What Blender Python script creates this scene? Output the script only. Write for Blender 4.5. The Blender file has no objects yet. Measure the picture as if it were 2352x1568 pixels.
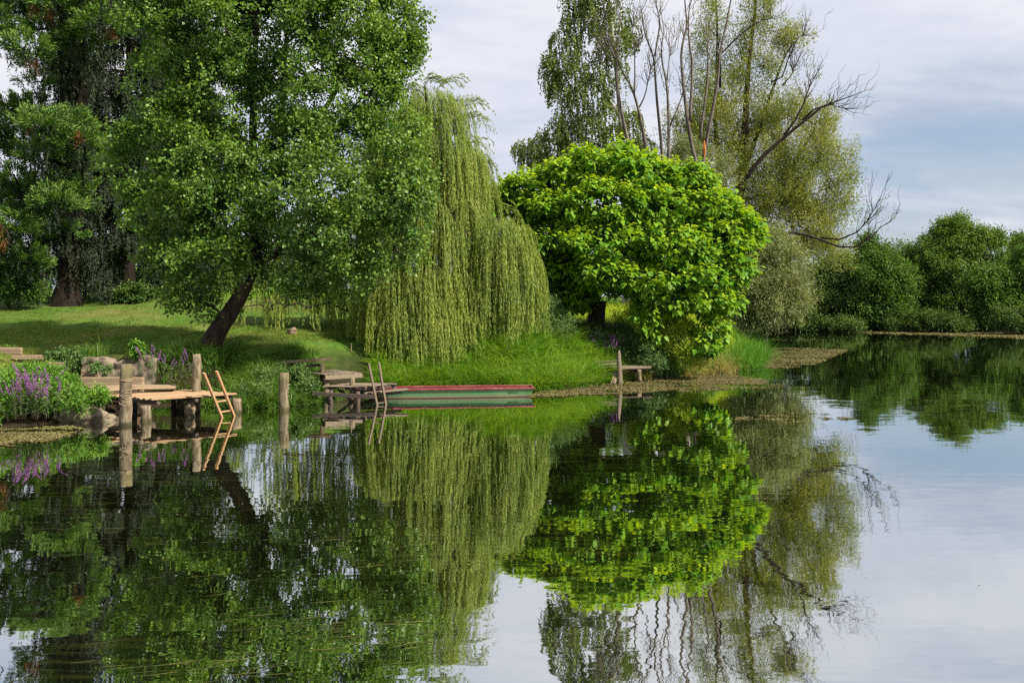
import bpy, bmesh, math, random
import numpy as np
from mathutils import Vector, noise as mnoise

# ------------------------------------------------------------------ camera / world / sun
S = bpy.context.scene
COL = S.collection
CAMH, F, CX, HY = 3.2, 2000.0, 1176.0, 680.0          # camera height, focal length / centre / horizon on a 2352 px wide frame
cam_d = bpy.data.cameras.new('camera'); cam = bpy.data.objects.new('camera', cam_d); COL.objects.link(cam)
cam.location = (0, 0, CAMH); cam.rotation_euler = (math.radians(90), 0, 0)
cam_d.sensor_width = 36; cam_d.lens = F/2352*36
cam_d.shift_y = -(784-HY)/2352
cam_d.clip_start = 0.2; cam_d.clip_end = 6000
S.camera = cam

SUN_EL, SUN_AZ = math.radians(45), math.radians(117)   # azimuth clockwise from +Y (view direction)
sun_dir = Vector((math.sin(SUN_AZ)*math.cos(SUN_EL), math.cos(SUN_AZ)*math.cos(SUN_EL), math.sin(SUN_EL)))
sd = bpy.data.lights.new('sun', 'SUN'); sd.energy = 4.4; sd.angle = math.radians(3); sd.color = (1.0, 0.93, 0.82)
so = bpy.data.objects.new('sun', sd); COL.objects.link(so)
so.rotation_euler = sun_dir.to_track_quat('Z', 'Y').to_euler(); so.location = (60, -30, 60)

W = bpy.data.worlds.new('World'); S.world = W; W.use_nodes = True
def build_world():
    nt = W.node_tree; nt.nodes.clear(); N = nt.nodes.new; Lk = nt.links.new
    out = N('ShaderNodeOutputWorld')
    sky = N('ShaderNodeTexSky'); sky.sky_type = 'NISHITA'; sky.sun_disc = False
    sky.sun_elevation = SUN_EL; sky.sun_rotation = SUN_AZ
    b1 = N('ShaderNodeBackground'); b1.inputs[1].default_value = 0.06; Lk(sky.outputs[0], b1.inputs[0])
    tc = N('ShaderNodeTexCoord'); sep = N('ShaderNodeSeparateXYZ'); Lk(tc.outputs['Generated'], sep.inputs[0])
    def m(op, a, b=None, c=None):
        n = N('ShaderNodeMath'); n.operation = op
        for i, v in enumerate((a, b, c)):
            if v is None: continue
            if isinstance(v, (int, float)): n.inputs[i].default_value = v
            else: Lk(v, n.inputs[i])
        return n.outputs[0]
    x, y, z = sep.outputs
    zc = m('ADD', m('MAXIMUM', z, 0.0), 0.30)
    cx, cy = m('DIVIDE', x, zc), m('DIVIDE', y, zc)
    cb = N('ShaderNodeCombineXYZ'); Lk(cx, cb.inputs[0]); Lk(cy, cb.inputs[1])
    def nz(scale, detail, rough, off, dist=0.0):
        mp = N('ShaderNodeMapping'); mp.inputs['Location'].default_value = off; mp.inputs['Scale'].default_value = (0.7, 1.5, 1)
        Lk(cb.outputs[0], mp.inputs[0])
        n = N('ShaderNodeTexNoise'); n.inputs['Scale'].default_value = scale; n.inputs['Detail'].default_value = detail
        n.inputs['Roughness'].default_value = rough; n.inputs['Distortion'].default_value = dist
        Lk(mp.outputs[0], n.inputs['Vector']); return n.outputs['Fac']
    n1 = nz(1.1, 6, 0.5, (3.1, 1.7, 0), 0.3); n2 = nz(2.6, 8, 0.58, (7.7, 4.2, 0), 0.3)
    # a clearer patch of sky low to the right of the river
    az = m('DIVIDE', x, m('MAXIMUM', y, 0.05))
    right = N('ShaderNodeMapRange'); right.interpolation_type = 'SMOOTHSTEP'
    right.inputs[1].default_value = 0.18; right.inputs[2].default_value = 0.5; Lk(az, right.inputs[0])
    low = N('ShaderNodeMapRange'); low.interpolation_type = 'SMOOTHSTEP'
    low.inputs[1].default_value = 0.30; low.inputs[2].default_value = 0.12; Lk(z, low.inputs[0])
    clear = m('MULTIPLY', right.outputs[0], low.outputs[0])
    cov = m('ADD', m('MULTIPLY', n1, 1.7), m('MULTIPLY', clear, -0.55))
    cov = m('ADD', cov, m('MULTIPLY', n2, 0.5))
    mr = N('ShaderNodeMapRange'); mr.interpolation_type = 'SMOOTHSTEP'
    mr.inputs[1].default_value = 0.45; mr.inputs[2].default_value = 0.95; mr.inputs[3].default_value = 0.40; mr.inputs[4].default_value = 0.97
    Lk(cov, mr.inputs[0])
    ramp = N('ShaderNodeValToRGB'); Lk(m('ADD', m('MULTIPLY', m('ADD', n1, n2), 0.5), m('MULTIPLY', clear, -0.10)), ramp.inputs[0])
    e = ramp.color_ramp.elements
    e[0].position = 0.33; e[0].color = (0.41, 0.51, 0.68, 1); e[1].position = 0.62; e[1].color = (0.83, 0.82, 0.86, 1)
    k = ramp.color_ramp.elements.new(0.47); k.color = (0.62, 0.655, 0.755, 1)
    b2 = N('ShaderNodeBackground'); b2.inputs[1].default_value = 0.56; Lk(ramp.outputs[0], b2.inputs[0])
    mix = N('ShaderNodeMixShader'); Lk(mr.outputs[0], mix.inputs[0]); Lk(b1.outputs[0], mix.inputs[1]); Lk(b2.outputs[0], mix.inputs[2])
    Lk(mix.outputs[0], out.inputs[0])
build_world()
S.view_settings.view_transform = 'Standard'; S.view_settings.look = 'None'
S.view_settings.exposure = 1.0; S.view_settings.gamma = 1.0; S.view_settings.use_curve_mapping = False
S.render.engine = 'CYCLES'
cy = S.cycles
cy.max_bounces = 8; cy.diffuse_bounces = 3; cy.glossy_bounces = 3; cy.transmission_bounces = 4; cy.transparent_max_bounces = 4
cy.caustics_reflective = False; cy.caustics_refractive = False; cy.sample_clamp_indirect = 4
cy.filter_width = 1.4
cy.use_denoising = False
try:
    cy.denoiser = 'OPENIMAGEDENOISE'; cy.denoising_prefilter = 'ACCURATE'; cy.denoising_input_passes = 'RGB_ALBEDO_NORMAL'
except Exception: pass

# ------------------------------------------------------------------ coordinates
def P(px, py, Y): return np.array([(px-CX)*Y/F, Y, CAMH-(py-HY)*Y/F])
def Wp(px, py, z=0.0):
    Y = (CAMH-z)*F/(py-HY); return np.array([(px-CX)*Y/F, Y, z])
def unit(v):
    v = np.asarray(v, float); return v/np.maximum(np.linalg.norm(v, axis=-1, keepdims=True), 1e-9)
def sstep(a, b, x):
    t = np.clip((x-a)/(b-a), 0, 1); return t*t*(3-2*t)
def sinnoise(p, scale, seed):
    r = np.random.default_rng(seed); K = unit(r.normal(size=(9, p.shape[-1])))*r.uniform(0.6, 1.6, (9, 1))*6.283/scale; ph = r.uniform(0, 6.283, 9)
    return np.sin(p@K.T+ph).sum(-1)/3.0

# ------------------------------------------------------------------ materials
def nmat(name):
    m = bpy.data.materials.new(name); m.use_nodes = True; nt = m.node_tree; nt.nodes.clear()
    return m, nt, nt.nodes.new, nt.links.new
def attr(N, name):
    a = N('ShaderNodeAttribute'); a.attribute_name = name; return a.outputs['Fac']
def mixc(N, Lk, f, a, b, blend='MIX'):
    n = N('ShaderNodeMix'); n.data_type = 'RGBA'; n.blend_type = blend
    for s, v in ((0, f), (6, a), (7, b)):
        if isinstance(v, (int, float)): n.inputs[s].default_value = v
        elif isinstance(v, tuple): n.inputs[s].default_value = (*v, 1) if len(v) == 3 else v
        else: Lk(v, n.inputs[s])
    return n.outputs[2]
def noise_tex(N, Lk, scale, detail=4, rough=0.55, vec_scale=None, coord='Object', dist=0.0):
    tc = N('ShaderNodeTexCoord'); n = N('ShaderNodeTexNoise')
    n.inputs['Scale'].default_value = scale; n.inputs['Detail'].default_value = detail; n.inputs['Roughness'].default_value = rough
    n.inputs['Distortion'].default_value = dist
    if vec_scale:
        mp = N('ShaderNodeMapping'); mp.inputs['Scale'].default_value = vec_scale
        Lk(tc.outputs[coord], mp.inputs[0]); Lk(mp.outputs[0], n.inputs['Vector'])
    else: Lk(tc.outputs[coord], n.inputs['Vector'])
    return n
def maprange(N, Lk, v, a, b, c=0.0, d=1.0):
    n = N('ShaderNodeMapRange'); Lk(v, n.inputs[0])
    for i, k in enumerate((a, b, c, d)): n.inputs[i+1].default_value = k
    return n.outputs[0]

def leaf_mat(name, dark, light, tip, trans=0.35, rough=0.45, spec=0.35, tcol=None, patch=0.35, pscale=0.5, gain=1.5):
    m, nt, N, Lk = nmat(name)
    dark, light, tip = (tuple(min(.62, gain*v) for v in q) for q in (dark, light, tip))
    out = N('ShaderNodeOutputMaterial')
    c = mixc(N, Lk, attr(N, 'tint'), dark, light)
    pn = noise_tex(N, Lk, pscale, 2)                       # slow drift of leaf hue from branch to branch
    pf = maprange(N, Lk, pn.outputs['Fac'], 0.38, 0.66, 0.0, patch)
    c = mixc(N, Lk, pf, c, tuple(0.5*(a+b) for a, b in zip(light, tip)))
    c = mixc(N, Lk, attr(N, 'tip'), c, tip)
    p = N('ShaderNodeBsdfPrincipled'); Lk(c, p.inputs['Base Color']); p.inputs['Roughness'].default_value = rough
    p.inputs['Specular IOR Level'].default_value = spec
    t = N('ShaderNodeBsdfTranslucent')
    tc = mixc(N, Lk, 1.0, c, tcol or (1.25, 1.15, 0.5), 'MULTIPLY'); Lk(tc, t.inputs[0])
    mx = N('ShaderNodeMixShader'); mx.inputs[0].default_value = trans
    Lk(p.outputs[0], mx.inputs[1]); Lk(t.outputs[0], mx.inputs[2]); Lk(mx.outputs[0], out.inputs[0])
    return m
def bark_mat(name, a, b, scale=6, stretch=(1, 1, 0.25), bump=0.4, moss=None, wet=False):
    m, nt, N, Lk = nmat(name); out = N('ShaderNodeOutputMaterial')
    n = noise_tex(N, Lk, scale, 7, 0.65, stretch, dist=0.4)
    c = mixc(N, Lk, maprange(N, Lk, n.outputs['Fac'], 0.35, 0.65), a, b)
    if wet:
        geo = N('ShaderNodeNewGeometry'); sp = N('ShaderNodeSeparateXYZ'); Lk(geo.outputs['Position'], sp.inputs[0]); wz = N('ShaderNodeMath'); wz.operation = 'MULTIPLY_ADD'; Lk(n.outputs['Fac'], wz.inputs[0]); wz.inputs[1].default_value = -.16; Lk(sp.outputs[2], wz.inputs[2])
        c = mixc(N, Lk, maprange(N, Lk, wz.outputs[0], .04, -.03, 0, .85), c, (0.035, 0.038, 0.016))
    if moss:
        n2 = noise_tex(N, Lk, 1.6, 4); c = mixc(N, Lk, maprange(N, Lk, n2.outputs['Fac'], 0.5, 0.65, 0, 0.7), c, moss)
    p = N('ShaderNodeBsdfPrincipled'); Lk(c, p.inputs['Base Color']); p.inputs['Roughness'].default_value = 0.9
    p.inputs['Specular IOR Level'].default_value = 0.15
    bp = N('ShaderNodeBump'); bp.inputs['Strength'].default_value = bump; bp.inputs['Distance'].default_value = 0.05
    Lk(n.outputs['Fac'], bp.inputs['Height']); Lk(bp.outputs[0], p.inputs['Normal']); Lk(p.outputs[0], out.inputs[0])
    return m
def wood_mat(name, a, b, grey, rough=0.75, wear=0.4):
    """sawn timber: per-board tint, grain streaks, weather stains"""
    m, nt, N, Lk = nmat(name); out = N('ShaderNodeOutputMaterial')
    c = mixc(N, Lk, attr(N, 'tint'), a, b)
    g = noise_tex(N, Lk, 9, 6, 0.6, (1, 1, 3.5), dist=1.5)
    c = mixc(N, Lk, maprange(N, Lk, g.outputs['Fac'], 0.35, 0.75, 0, 0.55), c, tuple(x*0.45 for x in a))
    s = noise_tex(N, Lk, 2.2, 5, 0.6); c = mixc(N, Lk, maprange(N, Lk, s.outputs['Fac'], 0.45, 0.7, 0, wear), c, grey)
    p = N('ShaderNodeBsdfPrincipled'); Lk(c, p.inputs['Base Color']); p.inputs['Roughness'].default_value = rough
    p.inputs['Specular IOR Level'].default_value = 0.25
    bp = N('ShaderNodeBump'); bp.inputs['Strength'].default_value = 0.25; bp.inputs['Distance'].default_value = 0.02
    Lk(g.outputs['Fac'], bp.inputs['Height']); Lk(bp.outputs[0], p.inputs['Normal']); Lk(p.outputs[0], out.inputs[0])
    return m
def paint_mat(name, col, worn, rough=0.45, wear=0.35, wscale=3):
    m, nt, N, Lk = nmat(name); out = N('ShaderNodeOutputMaterial')
    n = noise_tex(N, Lk, wscale, 6, 0.65, (0.5, 1, 2.5)); c = mixc(N, Lk, maprange(N, Lk, n.outputs['Fac'], 0.48, 0.72, 0, wear), col, worn)
    p = N('ShaderNodeBsdfPrincipled'); Lk(c, p.inputs['Base Color']); p.inputs['Roughness'].default_value = rough
    Lk(p.outputs[0], out.inputs[0]); return m
def ground_mat():
    m, nt, N, Lk = nmat('lawn'); out = N('ShaderNodeOutputMaterial')
    a = noise_tex(N, Lk, 0.35, 5, 0.6); b = noise_tex(N, Lk, 3.0, 6, 0.7); c3 = noise_tex(N, Lk, 14, 4, 0.7)
    c = mixc(N, Lk, maprange(N, Lk, b.outputs['Fac'], 0.35, 0.65), (0.045, 0.10, 0.012), (0.10, 0.175, 0.022))
    c = mixc(N, Lk, maprange(N, Lk, a.outputs['Fac'], 0.45, 0.65, 0, 0.75), c, (0.16, 0.145, 0.05))
    c = mixc(N, Lk, maprange(N, Lk, c3.outputs['Fac'], 0.4, 0.7, 0, 0.6), c, (0.03, 0.065, 0.01))
    geo = N('ShaderNodeNewGeometry'); sp = N('ShaderNodeSeparateXYZ'); Lk(geo.outputs['Position'], sp.inputs[0])
    soil = mixc(N, Lk, b.outputs['Fac'], (0.014, 0.010, 0.006), (0.045, 0.033, 0.018))
    c = mixc(N, Lk, maprange(N, Lk, sp.outputs[2], 0.9, 0.35), c, soil)
    sn = N('ShaderNodeSeparateXYZ'); Lk(geo.outputs['Normal'], sn.inputs[0])
    c = mixc(N, Lk, maprange(N, Lk, sn.outputs[2], 0.9, 0.72, 0, 0.85), c, soil)
    p = N('ShaderNodeBsdfPrincipled'); Lk(c, p.inputs['Base Color']); p.inputs['Roughness'].default_value = 0.95
    p.inputs['Specular IOR Level'].default_value = 0.1
    bp = N('ShaderNodeBump'); bp.inputs['Strength'].default_value = 0.7; bp.inputs['Distance'].default_value = 0.08
    Lk(b.outputs['Fac'], bp.inputs['Height']); Lk(bp.outputs[0], p.inputs['Normal']); Lk(p.outputs[0], out.inputs[0])
    return m
def water_mat():
    m, nt, N, Lk = nmat('water'); out = N('ShaderNodeOutputMaterial')
    def slope(scale, vs, amp, detail=2):
        n = noise_tex(N, Lk, scale, detail, 0.5, vs)
        s = N('ShaderNodeVectorMath'); s.operation = 'SUBTRACT'; Lk(n.outputs['Color'], s.inputs[0]); s.inputs[1].default_value = (0.5, 0.5, 0.5)
        q = N('ShaderNodeVectorMath'); q.operation = 'MULTIPLY'; Lk(s.outputs[0], q.inputs[0]); q.inputs[1].default_value = (amp[0], amp[1], 0); return q.outputs[0]
    s1 = slope(1.0, (0.9, 3.6, 1), (0.010, 0.020)); s2 = slope(1.0, (3.5, 10.0, 1), (0.011, 0.020)); s3 = slope(1.0, (0.12, 0.5, 1), (0.003, 0.010))
    patch = noise_tex(N, Lk, 1.0, 3, 0.5, (0.06, 0.22, 1)); amt = maprange(N, Lk, patch.outputs['Fac'], 0.35, 0.7, 0.45, 1.4)
    def add(a, b):
        n = N('ShaderNodeVectorMath'); n.operation = 'ADD'; Lk(a, n.inputs[0]); Lk(b, n.inputs[1]); return n.outputs[0]
    sc = N('ShaderNodeVectorMath'); sc.operation = 'SCALE'; Lk(add(add(s1, s2), s3), sc.inputs[0]); Lk(amt, sc.inputs['Scale'])
    up = N('ShaderNodeVectorMath'); up.operation = 'ADD'; Lk(sc.outputs[0], up.inputs[0]); up.inputs[1].default_value = (0, 0, 1)
    nn = N('ShaderNodeVectorMath'); nn.operation = 'NORMALIZE'; Lk(up.outputs[0], nn.inputs[0])
    fr = N('ShaderNodeFresnel'); fr.inputs[0].default_value = 1.33
    fac = maprange(N, Lk, fr.outputs[0], 0.06, 0.6, 0.76, 0.95)
    g = N('ShaderNodeBsdfGlossy'); g.inputs['Roughness'].default_value = 0.015; g.inputs['Color'].default_value = (0.90, 0.93, 0.93, 1)
    Lk(nn.outputs[0], g.inputs['Normal'])
    b = noise_tex(N, Lk, 0.5, 4, 0.6, (0.5, 1.3, 1))
    tc = N('ShaderNodeTexCoord'); mp = N('ShaderNodeMapping'); mp.inputs['Rotation'].default_value = (0, 0, -.28); mp.inputs['Scale'].default_value = (.55, 5.5, 1); Lk(tc.outputs['Object'], mp.inputs[0])
    w1 = N('ShaderNodeTexNoise'); w1.inputs['Scale'].default_value = 1.6; w1.inputs['Detail'].default_value = 5; w1.inputs['Distortion'].default_value = .5; Lk(mp.outputs[0], w1.inputs['Vector'])
    bed = noise_tex(N, Lk, .16, 3); sp = N('ShaderNodeMath'); sp.operation = 'MULTIPLY'; Lk(maprange(N, Lk, w1.outputs['Fac'], .50, .68), sp.inputs[0]); Lk(maprange(N, Lk, bed.outputs['Fac'], .45, .6), sp.inputs[1])
    base = mixc(N, Lk, b.outputs['Fac'], (0.006, 0.008, 0.003), (0.014, 0.016, 0.005)); base = mixc(N, Lk, sp.outputs[0], base, (0.085, 0.085, 0.018))     # weed beds under the surface
    d = N('ShaderNodeBsdfDiffuse'); Lk(base, d.inputs[0])
    mx = N('ShaderNodeMixShader'); Lk(fac, mx.inputs[0]); Lk(d.outputs[0], mx.inputs[1]); Lk(g.outputs[0], mx.inputs[2]); Lk(mx.outputs[0], out.inputs[0])
    return m
def rock_mat():
    m, nt, N, Lk = nmat('rock'); out = N('ShaderNodeOutputMaterial')
    n = noise_tex(N, Lk, 4, 8, 0.65); n2 = noise_tex(N, Lk, 1.5, 4)
    c = mixc(N, Lk, maprange(N, Lk, n.outputs['Fac'], 0.35, 0.65), (0.10, 0.080, 0.054), (0.26, 0.205, 0.14))
    c = mixc(N, Lk, maprange(N, Lk, n2.outputs['Fac'], 0.52, 0.66, 0, 0.6), c, (0.10, 0.10, 0.03))
    p = N('ShaderNodeBsdfPrincipled'); Lk(c, p.inputs['Base Color']); p.inputs['Roughness'].default_value = 0.9
    bp = N('ShaderNodeBump'); bp.inputs['Strength'].default_value = 0.6; bp.inputs['Distance'].default_value = 0.05
    Lk(n.outputs['Fac'], bp.inputs['Height']); Lk(bp.outputs[0], p.inputs['Normal']); Lk(p.outputs[0], out.inputs[0]); return m

M = {}
M['poplar'] = leaf_mat('poplar_leaf', (0.036, 0.086, 0.017), (0.095, 0.175, 0.028), (0.20, 0.28, 0.032), 0.38, 0.42, 0.35, patch=0.45, pscale=0.4, gain=1.55)
M['catalpa'] = leaf_mat('catalpa_leaf', (0.060, 0.150, 0.014), (0.130, 0.255, 0.016), (0.33, 0.42, 0.020), 0.42, 0.5, 0.25, patch=0.35, gain=1.5)
M['weeping'] = leaf_mat('weeping_willow_leaf', (0.085, 0.145, 0.026), (0.180, 0.255, 0.058), (0.32, 0.33, 0.06), 0.42, 0.5, 0.25, patch=0.5)
M['birch'] = leaf_mat('birch_leaf', (0.055, 0.090, 0.018), (0.135, 0.175, 0.038), (0.15, 0.17, 0.04), 0.3, 0.5, 0.3)
M['whitewillow'] = leaf_mat('white_willow_leaf', (0.075, 0.108, 0.022), (0.175, 0.215, 0.048), (0.31, 0.30, 0.04), 0.3, 0.5, 0.35, patch=0.7, pscale=0.35)
M['greywillow'] = leaf_mat('grey_willow_leaf', (0.090, 0.120, 0.040), (0.185, 0.22, 0.088), (0.25, 0.26, 0.08), 0.3, 0.5, 0.35, patch=0.4)
M['sequoia'] = leaf_mat('conifer_needle', (0.028, 0.068, 0.015), (0.078, 0.145, 0.026), (0.15, 0.225, 0.035), 0.22, 0.6, 0.25, patch=0.25)
M['brownneedle'] = leaf_mat('dead_needle', (0.11, 0.045, 0.018), (0.22, 0.095, 0.038), (0.3, 0.13, 0.05), 0.15, 0.7, 0.15, gain=1.0)
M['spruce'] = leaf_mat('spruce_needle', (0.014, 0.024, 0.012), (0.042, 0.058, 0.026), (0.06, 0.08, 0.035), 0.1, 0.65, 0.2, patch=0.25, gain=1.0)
M['alder'] = leaf_mat('alder_leaf', (0.026, 0.064, 0.013), (0.064, 0.122, 0.022), (0.14, 0.22, 0.035), 0.35, 0.6, 0.15)
M['oakish'] = leaf_mat('bank_tree_leaf', (0.034, 0.076, 0.015), (0.085, 0.145, 0.025), (0.17, 0.22, 0.035), 0.35, 0.6, 0.15)
M['darkshrub'] = leaf_mat('dark_shrub_leaf', (0.020, 0.046, 0.012), (0.055, 0.098, 0.02), (0.14, 0.19, 0.03), 0.3, 0.6, 0.15)
M['brightshrub'] = leaf_mat('bright_shrub_leaf', (0.035, 0.105, 0.012), (0.085, 0.19, 0.018), (0.18, 0.26, 0.03), 0.35, 0.5, 0.3)
M['yellowshrub'] = leaf_mat('yellow_shrub_leaf', (0.12, 0.19, 0.015), (0.24, 0.33, 0.025), (0.38, 0.36, 0.04), 0.4, 0.5, 0.2, gain=1.7)
M['weed'] = leaf_mat('weed_leaf', (0.030, 0.070, 0.020), (0.08, 0.145, 0.04), (0.14, 0.20, 0.05), 0.3, 0.5, 0.3)
M['farhaze'] = leaf_mat('distant_hazed_leaf', (0.10, 0.15, 0.12), (0.16, 0.21, 0.17), (0.18, 0.22, 0.17), 0.2, 0.7, 0.1)  # bluish aerial haze put into the leaf colour
M['grass'] = leaf_mat('bank_grass_blade', (0.042, 0.14, 0.010), (0.12, 0.26, 0.016), (0.26, 0.36, 0.035), 0.4, 0.5, 0.3, patch=0.5, pscale=0.6, gain=1.35)
M['darkgrass'] = leaf_mat('dark_grass_blade', (0.035, 0.095, 0.012), (0.09, 0.18, 0.022), (0.16, 0.22, 0.04), 0.35, 0.5, 0.3, patch=0.4, pscale=0.6)  # darker green of the shore grass and weeds
M['lawngrass'] = leaf_mat('lawn_blade', (0.058, 0.115, 0.013), (0.15, 0.215, 0.025), (0.27, 0.24, 0.06), 0.35, 0.6, 0.2, patch=0.6, pscale=0.35, gain=1.1)
M['drygrass'] = leaf_mat('dry_grass_blade', (0.22, 0.20, 0.05), (0.42, 0.36, 0.11), (0.5, 0.42, 0.16), 0.3, 0.7, 0.15, gain=1.0)
M['deadbrush'] = leaf_mat('dead_brush_stem', (0.15, 0.11, 0.06), (0.30, 0.21, 0.13), (0.34, 0.26, 0.16), 0.15, 0.8, 0.1, gain=1.0)
M['yellowgrass'] = leaf_mat('rank_grass_blade', (0.11, 0.20, 0.012), (0.22, 0.32, 0.018), (0.42, 0.40, 0.05), 0.4, 0.5, 0.2, patch=0.5)
M['reed'] = leaf_mat('reed_blade', (0.035, 0.13, 0.010), (0.085, 0.235, 0.016), (0.17, 0.31, 0.03), 0.35, 0.5, 0.2, gain=1.15)
M['purple'] = leaf_mat('loosestrife_petal', (0.17, 0.055, 0.21), (0.36, 0.13, 0.40), (0.42, 0.17, 0.44), 0.3, 0.6, 0.2, tcol=(1.1, 0.9, 1.1), gain=1.0)
M['mat'] = leaf_mat('floating_weed_leaf', (0.085, 0.075, 0.032), (0.205, 0.17, 0.085), (0.19, 0.20, 0.05), 0.1, 0.7, 0.1, patch=0.6, pscale=0.5, gain=1.0)
M['subweed'] = leaf_mat('water_weed_strand', (0.030, 0.034, 0.008), (0.075, 0.075, 0.016), (0.16, 0.15, 0.04), 0.0, 0.5, 0.3, gain=1.0)
M['fleck'] = leaf_mat('floating_fleck', (0.3, 0.29, 0.2), (0.5, 0.48, 0.36), (0.5, 0.42, 0.2), 0.0, 0.5, 0.3, gain=1.0)
M['bark'] = bark_mat('dark_bark', (0.014, 0.010, 0.007), (0.062, 0.046, 0.033), 7, (1.4, 1.4, .22), .9)
M['barkgrey'] = bark_mat('grey_bark', (0.07, 0.058, 0.046), (0.19, 0.16, 0.13), 5)
M['barkblack'] = bark_mat('conifer_bark', (0.007, 0.005, 0.004), (0.024, 0.018, 0.013))
M['barkdead'] = bark_mat('dead_stem_bark', (0.07, 0.058, 0.047), (0.20, 0.172, 0.14), 7)
M['torn'] = bark_mat('torn_wood', (0.40, 0.13, 0.03), (0.55, 0.22, 0.06), 9, bump=0.2)
M['birchbark'] = bark_mat('birch_bark', (0.16, 0.14, 0.12), (0.42, 0.39, 0.35), 4, (1, 1, 3))
M['post'] = bark_mat('weathered_post', (0.085, 0.062, 0.038), (0.30, 0.235, 0.155), 13, (1, 1, 0.3), 0.8, moss=(0.13, 0.12, 0.05), wet=True)
M['twig'] = bark_mat('twig_bark', (0.06, 0.048, 0.036), (0.13, 0.105, 0.08), 8)
M['newwood'] = wood_mat('new_larch', (0.36, 0.225, 0.115), (0.48, 0.315, 0.175), (0.30, 0.22, 0.145), wear=0.45)
M['ladderwood'] = wood_mat('new_ladder_pine', (0.48, 0.275, 0.125), (0.58, 0.36, 0.18), (0.38, 0.25, 0.14), wear=0.25)
M['oldwood'] = wood_mat('weathered_board', (0.15, 0.112, 0.076), (0.29, 0.225, 0.155), (0.125, 0.11, 0.085), 0.85, 0.6)
M['darkwood'] = wood_mat('wet_dark_board', (0.075, 0.055, 0.04), (0.15, 0.115, 0.085), (0.07, 0.065, 0.05), 0.85, 0.6)
M['stepwood'] = wood_mat('step_timber', (0.26, 0.18, 0.105), (0.40, 0.29, 0.18), (0.2, 0.16, 0.11), 0.85, 0.5)
M['rope'] = bark_mat('twine', (0.26, 0.19, 0.11), (0.42, 0.32, 0.2), 30)
M['green'] = paint_mat('green_boat_paint', (0.105, 0.235, 0.085), (0.20, 0.27, 0.14), 0.65, .55)
M['redpaint'] = paint_mat('red_boat_paint', (0.19, 0.030, 0.028), (0.34, 0.15, 0.12), 0.55, .6)
M['inred'] = paint_mat('red_inside_paint', (0.12, 0.012, 0.014), (0.2, 0.08, 0.06), 0.6)
M['boatwood'] = paint_mat('waterline_slime', (0.07, 0.05, 0.02), (0.16, 0.13, 0.07), 0.7)
M['boatscum'] = paint_mat('dried_scum', (0.24, 0.22, 0.13), (0.17, 0.25, 0.13), 0.7, 0.6, 6)
M['script'] = paint_mat('dark_lettering', (0.035, 0.07, 0.02), (0.09, 0.16, 0.06), 0.6, 0.4, 20)
M['rock'] = rock_mat()
M['lawn'] = ground_mat(); M['water'] = water_mat()

# ------------------------------------------------------------------ object helpers
def tag(o, label=None, cat=None, group=None, kind=None):
    if label: o['label'] = label
    if cat: o['category'] = cat
    if group: o['group'] = group
    if kind: o['kind'] = kind
    return o
def thing(name, loc, label, cat, group=None):
    o = bpy.data.objects.new(name, None); COL.objects.link(o); o.location = tuple(float(v) for v in loc); o.empty_display_size = 0.2
    return tag(o, label, cat, group)
def link_mesh(name, me, mat, parent=None):
    o = bpy.data.objects.new(name, me); COL.objects.link(o)
    if mat is not None: me.materials.append(mat)
    if parent is not None:
        o.parent = parent
        loc = Vector((0, 0, 0)); q = parent
        while q is not None: loc += q.location; q = q.parent
        o.location = -loc                                   # meshes are written in world metres
    return o
def np_mesh(name, V, Fc, mat, parent=None, tint=None, tip=None, smooth=False):
    V = np.ascontiguousarray(V, np.float32).reshape(-1, 3); Fc = np.ascontiguousarray(Fc, np.int32); k = Fc.shape[1]; n = len(Fc)
    me = bpy.data.meshes.new(name)
    me.vertices.add(len(V)); me.vertices.foreach_set('co', V.ravel())
    me.loops.add(n*k); me.loops.foreach_set('vertex_index', Fc.ravel())
    me.polygons.add(n); me.polygons.foreach_set('loop_start', np.arange(0, n*k, k, dtype=np.int32))
    if smooth: me.polygons.foreach_set('use_smooth', np.ones(n, bool))
    me.update(calc_edges=True)
    for nm, a in (('tint', tint), ('tip', tip)):
        if a is not None:
            at = me.attributes.new(nm, 'FLOAT', 'FACE'); at.data.foreach_set('value', np.ascontiguousarray(a, np.float32))
    return link_mesh(name, me, mat, parent)

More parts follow.
